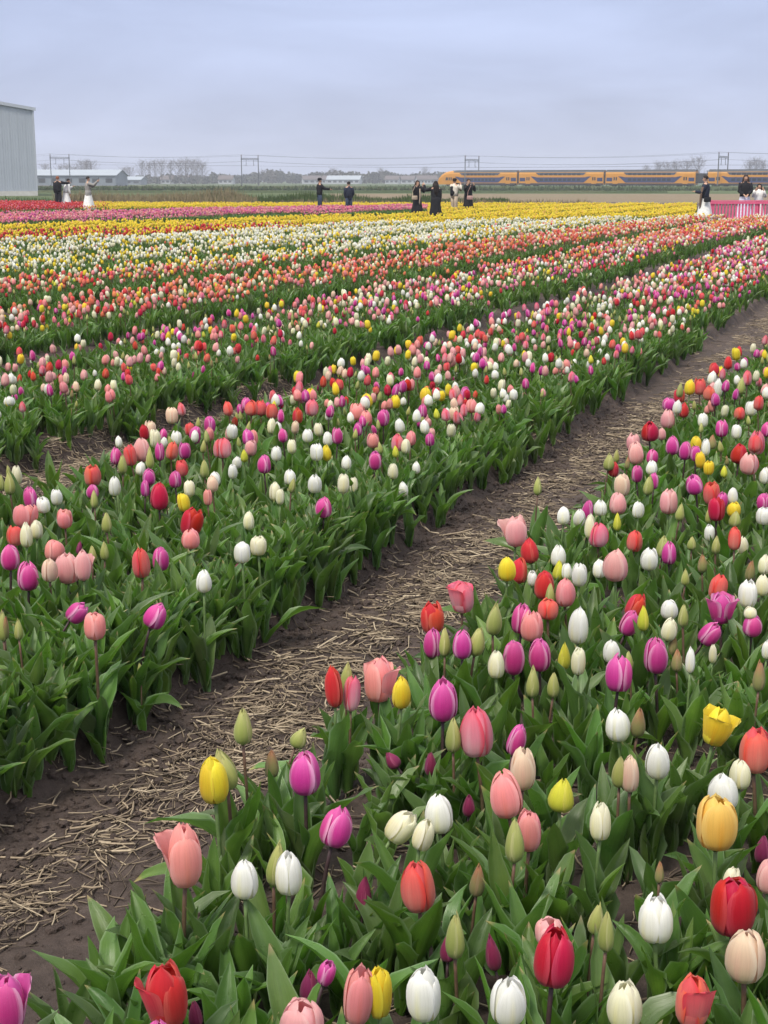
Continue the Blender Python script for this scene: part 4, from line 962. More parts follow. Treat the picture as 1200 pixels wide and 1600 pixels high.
for a_, b_ in ((gi.outputs[0], ip.inputs['Points']), (ci.outputs[0], ip.inputs['Instance']), (attr('kind_index', 'INT'), ip.inputs['Instance Index']), (e2r.outputs[0], ip.inputs['Rotation']), (attr('size', 'FLOAT_VECTOR'), ip.inputs['Scale']), (ip.outputs[0], go.inputs[0])): ng.links.new(a_, b_)
ip.inputs['Pick Instance'].default_value = True
field = link('tulips', me); md = field.modifiers.new('tulips', 'NODES'); md.node_group = ng
tag(field, 'rows upon rows of mixed tulips and their leaves filling the field', None, None, 'stuff')
print('field tulips', N)

# ------------------------------------------------------------ straw on the paths: one object
def straw_material():
    m = Mat('dry_straw', .7, .25); at = m.new('ShaderNodeAttribute', attribute_name='shade'); n = m.noise(m.pos(), 90, 3)
    c = m.ramp(at.outputs['Fac'], [(0, (.060, .046, .038)), (.3, (.15, .115, .085)), (.65, (.285, .225, .16)), (1, (.47, .39, .285))])
    m.base(m.mix(1.0, c, m.rng(n, .3, .7, .8, 1.15), 'MULTIPLY')); m.bump(n, .2, .002); return m.m
rs = np.random.default_rng(3)
def straw(smin, smax, tmin, tmax, n, dens, lo, hi):
    s = rs.uniform(smin, smax, n); t = rs.uniform(tmin, tmax, n); k = rs.uniform(0, 1, n) < dens(s, t); s, t = s[k], t[k]; n = len(s)
    Lh = np.minimum(rs.gamma(3.2, (hi - lo) / 6.0, n) + lo, .17) * .5; w = .0009 + .0034 * rs.beta(1.6, 2.2, n) * np.where(t < 4, 1.0, 1.15); az = rs.uniform(0, 6.28, n)
    # straw lies in loose wisps: neighbours share a heading
    wis = vnoise(s * 3.1, t * 3.1, 77) * 9.0; m_ = rs.uniform(0, 1, n) < .55; az = np.where(m_, wis + rs.normal(0, .35, n), az)
    lift = np.abs(rs.normal(0, .007, n)) + .0; tl = rs.normal(0, .13, n); bend = rs.normal(0, .24, n)
    V = np.zeros((n, 9, 3)); dx, dy = np.cos(az), np.sin(az)
    for j, f in enumerate((-1.0, rs.uniform(-.2, .3, n), 1.0)):
        cs = s + dx * Lh * f - dy * bend * Lh * (1 - np.abs(f)); ct = t + dy * Lh * f + dx * bend * Lh * (1 - np.abs(f))
        cz = np.maximum(soil_h(cs, ct) + .001, soil_h(s, t) + lift + tl * Lh * f)
        for q, (o, zz) in enumerate(((-1, 0), (1, 0), (0, 1.3))):
            V[:, j * 3 + q, 0], V[:, j * 3 + q, 1] = to_xy(cs - dy * w * o, ct + dx * w * o); V[:, j * 3 + q, 2] = cz + zz * w
    return V
def patch(s, t, f=1.4, sd=40): return fbm(s * f, t * f, 4, sd) + .5
def d1(s, t):
    return d2(s, t)
def d2(s, t):
    core = sstep(1.62, 1.86, s + .22 * fbm(t * 1.3, s, 3, 60)) * (1 - .95 * sstep(2.00, 2.16, s + .16 * fbm(t * 2.1, s, 2, 66))); p = patch(s, t, 1.7, 45); q = patch(s, t, 4.5, 48)
    core = core * np.where(t < 2.9, sstep(1.72, 1.98, s + (t - 2.4) * .25), 1) * (.35 + .65 * (1 - sstep(.50, .62, p))) * (.45 + .55 * (1 - sstep(.5, .62, q)))
    wide = sstep(4.6, 7.0, t) * (1 - sstep(1.98, 2.14, s)) * (1 - .97 * sstep(.40, .53, p)) * (.25 + .75 * (1 - sstep(.45, .58, q))) * .32
    return np.clip(np.maximum(core * .8, wide) + .012, 0, 1)
def d1_old(s, t):
    left = sstep(1.62, 1.92, s + .3 * fbm(t * 1.3, s, 3, 60)); far = sstep(3.6, 6.6, t)
    base = np.maximum(left * .95, far * .55) * sstep(1.35, 1.55, s) * (1 - .93 * sstep(2.10, 2.24, s + .16 * fbm(t * 2.1, s, 2, 66))) * np.where(t < 3.1, sstep(1.80, 2.05, s + (t - 2.4) * .35), 1)
    bare = 1 - .93 * sstep(.47, .58, patch(s, t, 1.7, 45))
    return np.clip(base * (.08 + .95 * bare) * .75 + .012, 0, 1)
V = np.concatenate([straw(1.25, 2.42, 2.0, 6.5, 29000, d1, .018, .125), straw(1.3, 2.42, 6.5, 12, 17000, d1, .03, .12), straw(1.5, 2.45, 12, 24, 9000, d1, .04, .13),
    straw(3.95, 5.15, 4.5, 11, 15000, lambda s, t: np.clip(.25 + 1.1 * patch(s, t, 1.4, 52) * sstep(3.95, 4.2, s), 0, 1) * .8, .025, .12), straw(.2, 1.4, 1.6, 4, 900, lambda s, t: np.ones_like(s), .02, .10), straw(2.2, 4.0, 2.8, 6, 1400, lambda s, t: np.ones_like(s), .02, .10)])
ns = len(V); F = np.array([(0,1,4),(0,4,3),(1,2,5),(1,5,4),(2,0,3),(2,3,5),(3,4,7),(3,7,6),(4,5,8),(4,8,7),(5,3,6),(5,6,8)])
me = bpy.data.meshes.new('straw'); me.vertices.add(ns * 9); me.vertices.foreach_set('co', V.ravel())
q = (np.arange(ns)[:, None, None] * 9 + F[None]).reshape(-1)
me.loops.add(len(q)); me.loops.foreach_set('vertex_index', q.astype(np.int32)); me.polygons.add(len(q) // 3); me.polygons.foreach_set('loop_start', np.arange(0, len(q), 3, dtype=np.int32)); me.polygons.foreach_set('loop_total', np.full(len(q) // 3, 3, np.int32))
a = me.attributes.new('shade', 'FLOAT', 'POINT'); a.data.foreach_set('value', np.repeat(np.clip(rs.beta(1.35, 1.75, ns), 0, 1), 9)); me.update(calc_edges=True)
tag(link('straw', me, straw_material()), 'dry pale straw strewn over the soil of the paths', None, None, 'stuff'); print('straws', ns)
# crumbs of earth along the foot of the beds
cr = random.Random(9); mb = MB()
ico = [(0,0,1),(.9,0,.4),(.3,.86,.4),(-.7,.5,.4),(-.7,-.5,.4),(.3,-.86,.4),(.7,.5,-.4),(-.3,.86,-.4),(-.9,0,-.4),(-.3,-.86,-.4),(.7,-.5,-.4)]
icf = [(0,1,2),(0,2,3),(0,3,4),(0,4,5),(0,5,1),(1,6,2),(2,7,3),(3,8,4),(4,9,5),(5,10,1),(2,6,7),(3,7,8),(4,8,9),(5,9,10),(1,10,6)]
for _ in range(11000):
    s = cr.gauss(2.20, .12) if cr.random() < .55 else cr.uniform(1.3, 2.3); t = cr.uniform(2.2, 11); r = .0035 + .018 * cr.random() ** 5
    if cr.random() < .12: s = cr.gauss(1.5, .1)
    x, y = to_xy(s, t); z = float(soil_h(s, t)) + r * .25
    mb.add([(x + v[0]*r*cr.uniform(.7,1.2), y + v[1]*r*cr.uniform(.7,1.2), z + v[2]*r*cr.uniform(.6,1)) for v in ico], icf)
tag(mb.build('earth_crumbs', M_SOIL), 'small crumbs of brown earth along the foot of the beds', None, None, 'stuff')
# ------------------------------------------------------------ grey warehouse
M_CLAD = plain('grey_cladding', (.37, .405, .465), .6, .3, .04, .5); M_CLADB = plain('pale_trim', (.42, .45, .51), .5, .4, .05, .8); M_CONC = plain('pale_concrete', (.55, .54, .51), .85, .2, .1, 1.5)
M_ROOFG = plain('roof_sheet', (.22, .24, .26), .6, .3, .08, .4)
wh = tag(empty('warehouse', (-45.0, 189.0, -.16), R(180 + 25)), 'big windowless warehouse clad in grey ribbed metal at the field\'s far left corner', 'warehouse')
# local x runs along the gable wall away from the near corner, local -y... is inside; the wall faces local +y
WW, WD, HE, HR = 34.0, 46.0, 10.85, 13.4
def roof_z(x): return HE + (HR - HE) * (1 - abs(x - WW / 2) / (WW / 2))
mb = MB(); mb.add([(0,-.12,0),(WW,-.12,0),(WW,-.12,HE),(WW/2,-.12,HR),(0,-.12,HE),(0,-WD,0),(WW,-WD,0),(WW,-WD,HE),(WW/2,-WD,HR),(0,-WD,HE)], [(0,1,2,3,4),(9,8,7,6,5),(0,4,9,5),(1,6,7,2),(0,5,6,1)])
mb.build('wall', M_CLAD, wh)
mb = MB()
mb.add([(-.3,.15,HE-.02),(WW/2,.15,HR+.08),(WW+.3,.15,HE-.02),(-.3,-WD-.3,HE-.02),(WW/2,-WD-.3,HR+.08),(WW+.3,-WD-.3,HE-.02),(-.3,.15,HE+.16),(WW/2,.15,HR+.26),(WW+.3,.15,HE+.16),(-.3,-WD-.3,HE+.16),(WW/2,-WD-.3,HR+.26),(WW+.3,-WD-.3,HE+.16)],
 [(6,7,10,9),(7,8,11,10),(1,0,3,4),(2,1,4,5),(0,1,7,6),(1,2,8,7),(4,3,9,10),(5,4,10,11),(0,6,9,3),(2,5,11,8)])
mb.build('roof', M_ROOFG, wh)
for i in range(34):                                   # one metre panels with three ribs each
    x0, x1 = i * 1.0 + .006, i * 1.0 + .994
    mb = MB(); xs = [x0]; ys = [0]
    for k in range(3):
        c = x0 + .16 + k * .33; xs += [c - .09, c - .05, c + .05, c + .09]; ys += [0, .012, .012, 0]
    xs.append(x1); ys.append(0)
    vs = [(x, y - .05, .62) for x, y in zip(xs, ys)] + [(x, y - .05, roof_z(x) - .12) for x, y in zip(xs, ys)]; n = len(xs)
    mb.add(vs, [(k + 1, k, n + k, n + k + 1) for k in range(n - 1)]); mb.build('cladding_panel', M_CLAD, wh)
mb = MB(); mb.box(-.06, WW + .06, -.10, .05, 0, .60); mb.build('plinth', M_CONC, wh)
mb = MB(); mb.box(-.10, .12, -.14, .06, .605, HE - .14); mb.build('corner_trim', M_CLADB, wh)
mb = MB(); mb.add([(-.32,.17,HE-.22),(WW/2,.17,HR-.12),(WW/2,.17,HR+.28),(-.32,.17,HE+.18),(-.32,.20,HE-.22),(WW/2,.20,HR-.12),(WW/2,.20,HR+.28),(-.32,.20,HE+.18)], [(3,2,1,0),(4,5,6,7),(0,1,5,4),(3,7,6,2)]); mb.build('verge_trim', M_CLADB, wh)

# ------------------------------------------------------------ railway: rails, masts, wires, train
M_STEEL = plain('galvanised_steel', (.12, .13, .14), .55, .4, .1, 3); M_WIRE = plain('dark_wire', (.05, .05, .055), .6, .3, .05, 3); M_RUST = plain('rail_steel', (.16, .12, .10), .5, .4, .15, 3)
RZ = .30
for k, o in enumerate((-2.72, -1.28, 1.28, 2.72)):
    mb = MB(); a, b = Vector((*rail_pt(-700, o), RZ - .08)), Vector((*rail_pt(890, o), RZ - .08)); mb.tube([a, b], .05, 4)
    tag(mb.build('rail', M_RUST), ('near', 'near', 'far', 'far')[k] + ' track\'s ' + ('front', 'back')[k % 2] + ' steel rail on the ballast', 'rail', 'rails of the railway')
MAST_A = {0: 0, 1: 73.1, 2: 146.3, 3: 216.5, -1: -73, 4: 293}
MAST_H = {0: 9.7, 1: 8.8, 2: 8.0, 3: 8.3, -1: 9.8, 4: 8.3}
MAST_L = {0: 'steel overhead line portal seen beside the grey warehouse', 1: 'steel overhead line portal above the open meadow left of centre', 2: 'steel overhead line portal standing over the train\'s first carriage', 3: 'narrow looking overhead line portal behind the woman in white by the pink fence', -1: 'steel overhead line portal hidden behind the warehouse', 4: 'steel overhead line portal beyond the right edge of the view'}
ra = math.atan2(RAIL_D.y, RAIL_D.x)
for i, a in MAST_A.items():
    if i in (-1, 4): continue
    h = MAST_H[i]; half = (3.4, 2.75, 2.3, 1.3)[i]; x, y = rail_pt(a)
    r = tag(empty('overhead_line_portal', (x, y, .1), 0.0), MAST_L[i], 'line portal', 'overhead line portals along the railway')
    # the portal spans the tracks square to them; its two masts carry a beam
    dirv = RAIL_N if i != 9 else RAIL_N
    dv = Vector((RAIL_N.x, RAIL_N.y, 0)) * 4.6
    if i == 3: dv = Vector((RAIL_N.x, RAIL_N.y, 0)) * 4.6
    for sg in (-1, 1):
        mb = MB(); p = dv * sg; mb.tube([p, p + Vector((0, 0, h))], [.17, .13], 6); mb.build('mast', M_STEEL, r)
    mb = MB()
    for zz in (h - .55, h - .95): mb.tube([-dv * 1.08 + Vector((0, 0, zz)), dv * 1.08 + Vector((0, 0, zz))], .075, 4)
    for k in range(12):
        f = -1 + k / 6; z0, z1 = (h - .95, h - .55) if k % 2 else (h - .55, h - .95); mb.tube([dv * f + Vector((0, 0, z0)), dv * (f + 1 / 6) + Vector((0, 0, z1))], .045, 3, 0, False)
    mb.build('beam', M_STEEL, r)
    for sg in (-1, 1):
        mb = MB(); p = Vector((RAIL_N.x, RAIL_N.y, 0)) * 2.0 * sg; mb.tube([p + Vector((0, 0, h - .95)), p + Vector((0, 0, h - 2.7))], .07, 5); mb.tube([p + Vector((0, 0, h - 2.6)), p + Vector((RAIL_N.x, RAIL_N.y, 0)) * 1.0 * sg + Vector((0, 0, h - 2.45))], .045, 4); mb.build('drop_arm', M_STEEL, r)
    for sg in (-1, 1):
        mb = MB(); p = dv * sg; mb.rings([(p.x, p.y, h, .10, .10), (p.x, p.y, h + .12, .16, .16), (p.x, p.y, h + .24, .10, .10), (p.x, p.y, h + .36, .15, .15), (p.x, p.y, h + .5, .06, .06)], 6); mb.build('insulator', plain('brown_insulator', (.10, .06, .05), .4, .5), r)
def wire(o, dz, sag, rad, label):
    mb = MB(); P_ = []; ks = [-1, 0, 1, 2, 3, 4]
    for i, j in zip(ks[:-1], ks[1:]):
        for q in range(10):
            f = q / 10; a = MAST_A[i] * (1 - f) + MAST_A[j] * f; h = MAST_H[i] * (1 - f) + MAST_H[j] * f; x, y = rail_pt(a, o); P_.append((x, y, .1 + h + dz - sag * 4 * f * (1 - f)))
    x, y = rail_pt(MAST_A[4], o); P_.append((x, y, .1 + MAST_H[4] + dz)); mb.tube(P_, rad, 4)
    tag(mb.build('overhead_wire', M_WIRE), label, 'wire', 'overhead wires of the railway')
wire(-4.6, .45, .9, .020, 'topmost thin wire, strung along the front masts'); wire(4.6, .45, .9, .020, 'topmost thin wire, strung along the back masts')
wire(-2.0, -1.3, 1.0, .017, 'sagging carrier wire above the front track'); wire(2.0, -1.3, 1.0, .017, 'sagging carrier wire above the back track')
wire(-2.0, -2.7, .15, .016, 'lowest wire, straight above the front track'); wire(2.0, -2.7, .15, .016, 'lowest wire, straight above the back track')

M_TY = plain('train_yellow', (.56, .235, .008), .42, .5, .06, .5); M_TB = plain('train_blue', (.012, .03, .115), .35, .5, .08, .5); M_TG = plain('train_glass', (.02, .025, .03), .12, .6, .1, 1); M_TR = plain('train_roof', (.09, .095, .10), .6, .3, .1, .5); M_TU = plain('train_underframe', (.035, .035, .038), .7, .3, .2, 1); M_TW = plain('train_window_band', (.07, .085, .12), .25, .5, .1, .5)
train = tag(empty('train', (*rail_pt(0), RZ), ra), 'long yellow and blue double deck train crossing behind the field', 'train')
OFF = -2.0                                            # runs on the near track: local -y faces the field
CL, CWd = 24.0, 1.42
def carriage(x0, nose):
    """body from local x0 to x0 + CL; the first one ends in a rounded nose at its left"""
    ring = [(-1.0,.55),(-1.0,2.9),(-.97,3.6),(-.82,4.15),(-.52,4.45),(.52,4.45),(.82,4.15),(.97,3.6),(1.0,2.9),(1.0,.55)]
    secs = []
    if nose: secs += [(x0 + 0.0, .60, .30, .55), (x0 + .35, .74, .50, .70), (x0 + 1.2, .88, .72, .86), (x0 + 2.4, .96, .90, .96), (x0 + 4.2, 1, 1, 1)]
    else: secs += [(x0, 1, 1, 1)]
    secs += [(x0 + CL, 1, 1, 1)]
    mb = MB(); n = len(ring)
    for x, wy, hz, _ in secs:
        mb.add([(x, OFF + y * CWd * wy, .55 + (z - .55) * hz) for y, z in ring], [])
    fs = [(i*n+k, (i+1)*n+k, (i+1)*n+(k+1) % n, i*n+(k+1) % n) for i in range(len(secs)-1) for k in range(n)] + [tuple(range(n))[::1], tuple(range((len(secs)-1)*n, len(secs)*n))[::-1]]
    mb.add([], []); mb.f = fs; mb.m = [0] * len(fs)
    c = mb.build('carriage', M_TY, train)
    yf = OFF - CWd; xa, xb = x0 + (5.0 if nose else 0), x0 + CL
    def side(name, mat, poly, d):
        for sgn in (-1, 1):
            m2 = MB(); y = OFF + sgn * (CWd + d); yi = OFF + sgn * (CWd - .02); v = [(x, y, z) for x, z in poly] + [(x, yi, z) for x, z in poly]; k = len(poly)
            f = [tuple(range(k)) if sgn < 0 else tuple(range(k))[::-1], tuple(range(k, 2*k))[::-1] if sgn < 0 else tuple(range(k, 2*k))] + [(i, (i+1) % k, k+(i+1) % k, k+i) for i in range(k)]
            m2.add(v, f); m2.build(name, mat, c)
    l, r = x0 + 4.6 if not nose else x0 + 6.6, x0 + CL - 4.6
    # blue lower band that dips between the doors, dark windows in it; grey upper window band
    side('blue_band', M_TB, [(l - 1.15, 2.80), (l + .9, 1.08), (r - .9, 1.08), (r + 1.15, 2.80), (r + .5, 2.80), (r - .6, 2.55), (l + .6, 2.55), (l - .5, 2.80)], .012)
    side('upper_windows', M_TW, [(l + 1.0, 3.2), (r - 1.0, 3.2), (r - .3, 3.86), (l + .3, 3.86)], .012)
    nwin = 9
    for i in range(nwin):
        a = l + 1.5 + (r - l - 3.0) * i / nwin; b = a + (r - l - 3.0) / nwin - .35
        side('window', M_TG, [(a, 1.55), (b, 1.55), (b, 2.25), (a, 2.25)], .02); side('window', M_TG, [(a, 3.14), (b, 3.14), (b, 3.66), (a, 3.66)], .02)
    for dx in ((l - 2.6, r + 1.3) if not nose else (l - 3.2, r + 1.3)):
        side('door', M_TY, [(dx, .75), (dx + 1.35, .75), (dx + 1.35, 2.9), (dx, 2.9)], .03)
        side('door_window', M_TG, [(dx + .2, 1.7), (dx + .58, 1.7), (dx + .58, 2.6), (dx + .2, 2.6)], .036); side('door_window', M_TG, [(dx + .77, 1.7), (dx + 1.15, 1.7), (dx + 1.15, 2.6), (dx + .77, 2.6)], .036)
    e0, e1 = r + 2.85, xb - .25
    side('blue_band', M_TB, [(e0, 1.45), (e1, 1.45), (e1, 2.45), (e0, 2.45)], .012)
    if not nose: side('blue_band', M_TB, [(x0 + .25, 1.45), (l - 2.75, 1.45), (l - 2.75, 2.45), (x0 + .25, 2.45)], .012)
    mb = MB(); mb.box(xa + .4 if nose else x0 + .2, xb - .2, OFF - .95, OFF + .95, 4.455, 4.62); mb.build('roof', M_TR, c)
    prof = [(-.90, 4.05), (-.83, 4.19), (-.53, 4.50), (.53, 4.50), (.83, 4.19), (.90, 4.05)]; mb = MB(); k = len(prof)
    mb.add([(x, OFF + y * CWd * 1.02, z) for x in (xa, xb) for y, z in prof], [(i, i + 1, k + i + 1, k + i) for i in range(k - 1)] + [(5, 4, 3, 2, 1, 0), (6, 7, 8, 9, 10, 11)]); mb.build('roof_skin', M_TR, c)
    side('skirt', M_TU, [(xa + .1, .50), (xb - .1, .50), (xb - .1, .92), (xa + .1, .92)], .015)
    mb = MB(); mb.box(x0 + (3.0 if nose else 1.0), xb - 1.0, OFF - 1.2, OFF + 1.2, .28, .55); mb.build('underframe', M_TU, c)
    for bx in (x0 + (4.4 if nose else 3.2), x0 + CL - 3.2):
        mb = MB(); mb.box(bx - 1.7, bx + 1.7, OFF - 1.15, OFF + 1.15, .40, .72)
        for w_ in (-1.25, 1.25):
            for sgn in (-1, 1):
                vs = [(bx + w_ + math.cos(t_) * .44, OFF + y_, .44 + math.sin(t_) * .44) for y_ in (sgn * 1.0, sgn * 1.12) for t_ in [k * math.pi / 6 for k in range(12)]]
                mb.add(vs, [(k, (k+1) % 12, 12 + (k+1) % 12, 12 + k) for k in range(12)] + [tuple(range(12))[::-1], tuple(range(12, 24))])
        mb.build('bogie', M_TU, c)
    if nose:
        mb = MB(); mb.add([(x0 + .22, OFF - .82, 1.62), (x0 + .22, OFF + .82, 1.62), (x0 + .98, OFF + .86, 2.62), (x0 + .98, OFF - .86, 2.62), (x0 + .5, OFF - .8, 1.6), (x0 + .5, OFF + .8, 1.6), (x0 + 1.2, OFF + .8, 2.6), (x0 + 1.2, OFF - .8, 2.6)], [(0,3,2,1),(4,5,6,7),(0,1,5,4),(2,3,7,6),(1,2,6,5),(0,4,7,3)]); mb.build('windscreen', M_TG, c)
        side('cab_window', M_TG, [(x0 + 2.6, 1.75), (x0 + 3.4, 1.75), (x0 + 3.4, 2.6), (x0 + 2.75, 2.6)], .02)
        for sgn in (-.8, .8):
            mb = MB(); mb.box(x0 - .04, x0 + .2, OFF + sgn * .7 - .16, OFF + sgn * .7 + .16, 1.05, 1.25); mb.build('headlight', plain('headlight_glass', (.75, .75, .7), .2, .6), c)
    return c
for k, x0 in enumerate((137.2, 161.8, 186.4, 213.6, 238.2)): carriage(x0, k == 0)
for xg in (161.5, 186.1, 237.9):
    mb = MB(); mb.box(xg - .34, xg + .34, OFF - 1.0, OFF + 1.0, .9, 4.0); mb.build('gangway', M_TU, train)
mb = MB(); mb.box(210.4, 213.6, OFF - .9, OFF + .9, .9, 3.6); mb.build('coupling_gangway', M_TU, train)
train.scale = (1, 1, .93)

# ------------------------------------------------------------ far buildings and trees
M_WALLD = plain('dark_shed_wall', (.22, .25, .29), .8, .2, .1, .4); M_ROOFP = plain('pale_shed_roof', (.32, .36, .41), .6, .3, .05, .3); M_WHITE = plain('white_render', (.42, .44, .46), .8, .2, .06, .5); M_TILE = plain('dark_roof_tile', (.12, .10, .10), .8, .2, .1, .5); M_WIN = plain('dark_window', (.04, .045, .05), .3, .5, .1, 1); M_BRICKF = plain('brown_brick', (.24, .15, .11), .85, .2, .12, .8)
def building(name, label, cat, x, y, w, d, he, hr, wall, roof, nwin, rz=0, group=None):
    b = tag(empty(name, (x, y, -.16), R(rz)), label, cat, group)
    mb = MB(); mb.box(-w/2, w/2, 0, d, 0, he); mb.add([(-w/2,0,he),(-w/2,d,he),(-w/2,d/2,hr),(w/2,0,he),(w/2,d,he),(w/2,d/2,hr)], [(0,2,1),(3,4,5)]); mb.build('wall', wall, b)
    mb = MB(); e = .5
    for sg in (0, 1):
        y0 = -e if sg == 0 else d + e; z0 = he - e * (hr - he) / (d / 2)
        vs = [(-w/2-e, y0, z0 + .02), (w/2+e, y0, z0 + .02), (w/2+e, d/2, hr + .02), (-w/2-e, d/2, hr + .02)]; vs += [(a, b_, c + .25) for a, b_, c in vs]
        mb.add(vs, [(0,3,2,1),(4,5,6,7),(0,1,5,4),(1,2,6,5),(3,0,4,7)])
    mb.build('roof', roof, b)
    for i in range(nwin):
        xx = -w/2 + w * (i + .5) / nwin; ww = min(1.3, w / nwin * .3); mb = MB(); mb.box(xx - ww, xx + ww, -.06, .05, he * .32, he * .74); mb.build('window', M_WIN, b)
    if hr > 7 and w < 30: mb = MB(); mb.box(w * .25, w * .25 + .8, d/2 - .4, d/2 + .4, hr - .4, hr + 1.0); mb.build('chimney', M_BRICKF, b)
    return b
building('farm_shed', 'long low shed with a pale sloping roof and dark wall right of the warehouse', 'shed', -121, 560, 36, 26, 3.9, 6.0, M_WALLD, M_ROOFP, 7)
building('glasshouse', 'low pale roofed glasshouse right of the long shed', 'glasshouse', -140, 760, 26, 22, 2.4, 4.0, M_WALLD, M_ROOFP, 6)
HOUSES = [(352, 930, 9, 'white farmhouse left of the second line portal'), (488, 980, 12, 'white house behind the man in the black cap'), (512, 990, 8, 'small white house between the two people on the left of the middle'), (536, 960, 22, 'long white barn behind the person in dark blue'), (612, 985, 9, 'white cottage left of the three people by the yellow row'), (640, 1000, 12, 'white house just left of the group in black'), (668, 940, 13, 'long pale barn in front of the train\'s nose'), (262, 960, 9, 'pale house under the row of bare poplars'), (288, 975, 8, 'low pale house at the right end of the poplar row')]
for px, Y, w, lab in HOUSES: building('house' if w < 13 else 'barn', lab, 'house' if w < 13 else 'barn', (px - 600) / 2279 * Y, Y, w, 8, 2.9, 5.2, M_WHITE, M_TILE if w < 20 else M_ROOFP, 3 if w < 13 else 6, random.uniform(-12, 12), 'pale houses at the edge of the far wood')
M_BARK = plain('bare_bark', (.115, .10, .088), .9, .15, .2, .8); M_TWIG = plain('bare_twigs', (.15, .13, .12), .9, .1, .2, .5)
def bare_tree(rnd, h, spread, cols):
    """trunk and main limbs, and a rounded crown of a great many fine twigs"""
    tr = MB(); tw = MB(); bend = rnd.gauss(0, .02)
    axis = lambda f: Vector((bend * h * f * f, math.sin(f * 5) * .12, h * f - .2))
    tr.tube([axis(f) for f in (0, .2, .4, .6, .8, .97)], [h * .020, h * .016, h * .012, h * .008, h * .004, .02], 6)
    def shoot(mb, p, d, L, r, n, sides=3):
        q = p; ps = [p]
        for i in range(n): d = (d + Vector((rnd.gauss(0, .12), rnd.gauss(0, .12), .08))).normalized(); q = q + d * L / n; ps.append(q)
        mb.tube(ps, [r * (1 - .6 * i / n) for i in range(n + 1)], sides, 0, False); return ps, d
    for k in range(24):
        f = .20 + .76 * (k + rnd.random()) / 24; env = spread * h * .46 * math.sin(math.pi * min(.98, (f - .10) / .92) ** .8) + .25
        az = k * 2.4 + rnd.uniform(-.5, .5); d = Vector((math.cos(az), math.sin(az), rnd.uniform(.55, 1.1))).normalized()
        ps, d1 = shoot(tr, axis(f), d, env * 1.25, h * .0042 + .012, 4, 4)
        for j in range(9):
            b = ps[1 + j % 4].lerp(ps[max(0, j % 4)], rnd.random()); d2 = (d1 + Vector((rnd.gauss(0, .55), rnd.gauss(0, .55), rnd.gauss(.1, .45)))).normalized()
            p2, d3 = shoot(tw, b, d2, env * rnd.uniform(.35, .7), .024, 2)
            for _ in range(4): shoot(tw, p2[1].lerp(p2[2], rnd.random()), (d3 + Vector((rnd.gauss(0, .6), rnd.gauss(0, .6), rnd.gauss(0, .5)))).normalized(), env * rnd.uniform(.18, .4), .017, 1)
    return tr.mesh('trunk', [M_BARK]), tw.mesh('crown', [M_TWIG])
tr_ = random.Random(31)
TREES = [bare_tree(tr_, 11.5, tr_.uniform(.62, .85), 0) for _ in range(5)]
def place_tree(px, Y, hs, label, group, name='bare_tree'):
    r = tag(empty(name, ((px - 600) / 2279 * Y, Y, -.2), tr_.uniform(0, 6.28)), label, 'tree', group); me = tr_.choice(TREES)
    link('trunk', me[0], None, r); link('crown', me[1], None, r); r.scale = (hs * tr_.uniform(.85, 1.1), hs * tr_.uniform(.85, 1.1), hs)
ORD = ['first', 'second', 'third', 'fourth', 'fifth', 'sixth', 'seventh', 'eighth', 'ninth', 'tenth', 'eleventh', 'twelfth']
pop = [(222, 1.12), (233, 1.10), (243, 1.16), (253, 1.18), (267, 1.15), (280, 1.18), (290, 1.2), (300, 1.18), (309, 1.14), (317, 1.02)]
for i, (px, hs) in enumerate(pop): place_tree(px, 900 + tr_.uniform(-20, 20), hs * 1.05, ORD[i] + ' bare poplar from the left in the tall row over the meadow', 'row of bare poplars', 'bare_poplar')
place_tree(194, 880, .85, 'low rounded bare tree standing clear left of the poplar row', None); place_tree(203, 890, .88, 'broader rounded bare tree nearest the poplar row\'s left end', None)
for i, (px, hs) in enumerate([(72, 1.0), (95, .92), (106, 1.0), (118, .86), (128, 1.15), (136, 1.18), (144, 1.12)]): place_tree(px, 850 + tr_.uniform(-20, 20), hs, ORD[i] + ' bare tree from the left above the pale shed roof', 'bare trees behind the shed')
for i, (px, hs) in enumerate([(1010, .86), (1029, .98), (1043, .96), (1057, 1.0), (1072, 1.04), (1090, 1.2)]): place_tree(px, 760, hs, ORD[i] + ' bare treetop from the left above the train\'s third carriage', 'bare trees behind the train')
for i, (px, hs) in enumerate([(1170, 1.02), (1181, 1.12), (1192, 1.0)]): place_tree(px, 740, hs, ('left', 'middle', 'right')[i] + ' bare treetop of three above the train by the right edge', 'bare trees behind the train')
for i, (px, hs) in enumerate([(412, .72), (424, .7), (520, .8), (596, .8), (665, .85)]): place_tree(px, 1000, hs * 1.1, ('rounded bare tree right of the second line portal', 'smaller bare tree beside the rounded one by the second line portal', 'bare tree rising from the far wood above the long white barn', 'bare tree rising from the far wood over the yellow row', 'bare tree rising from the far wood left of the train')[i], None)
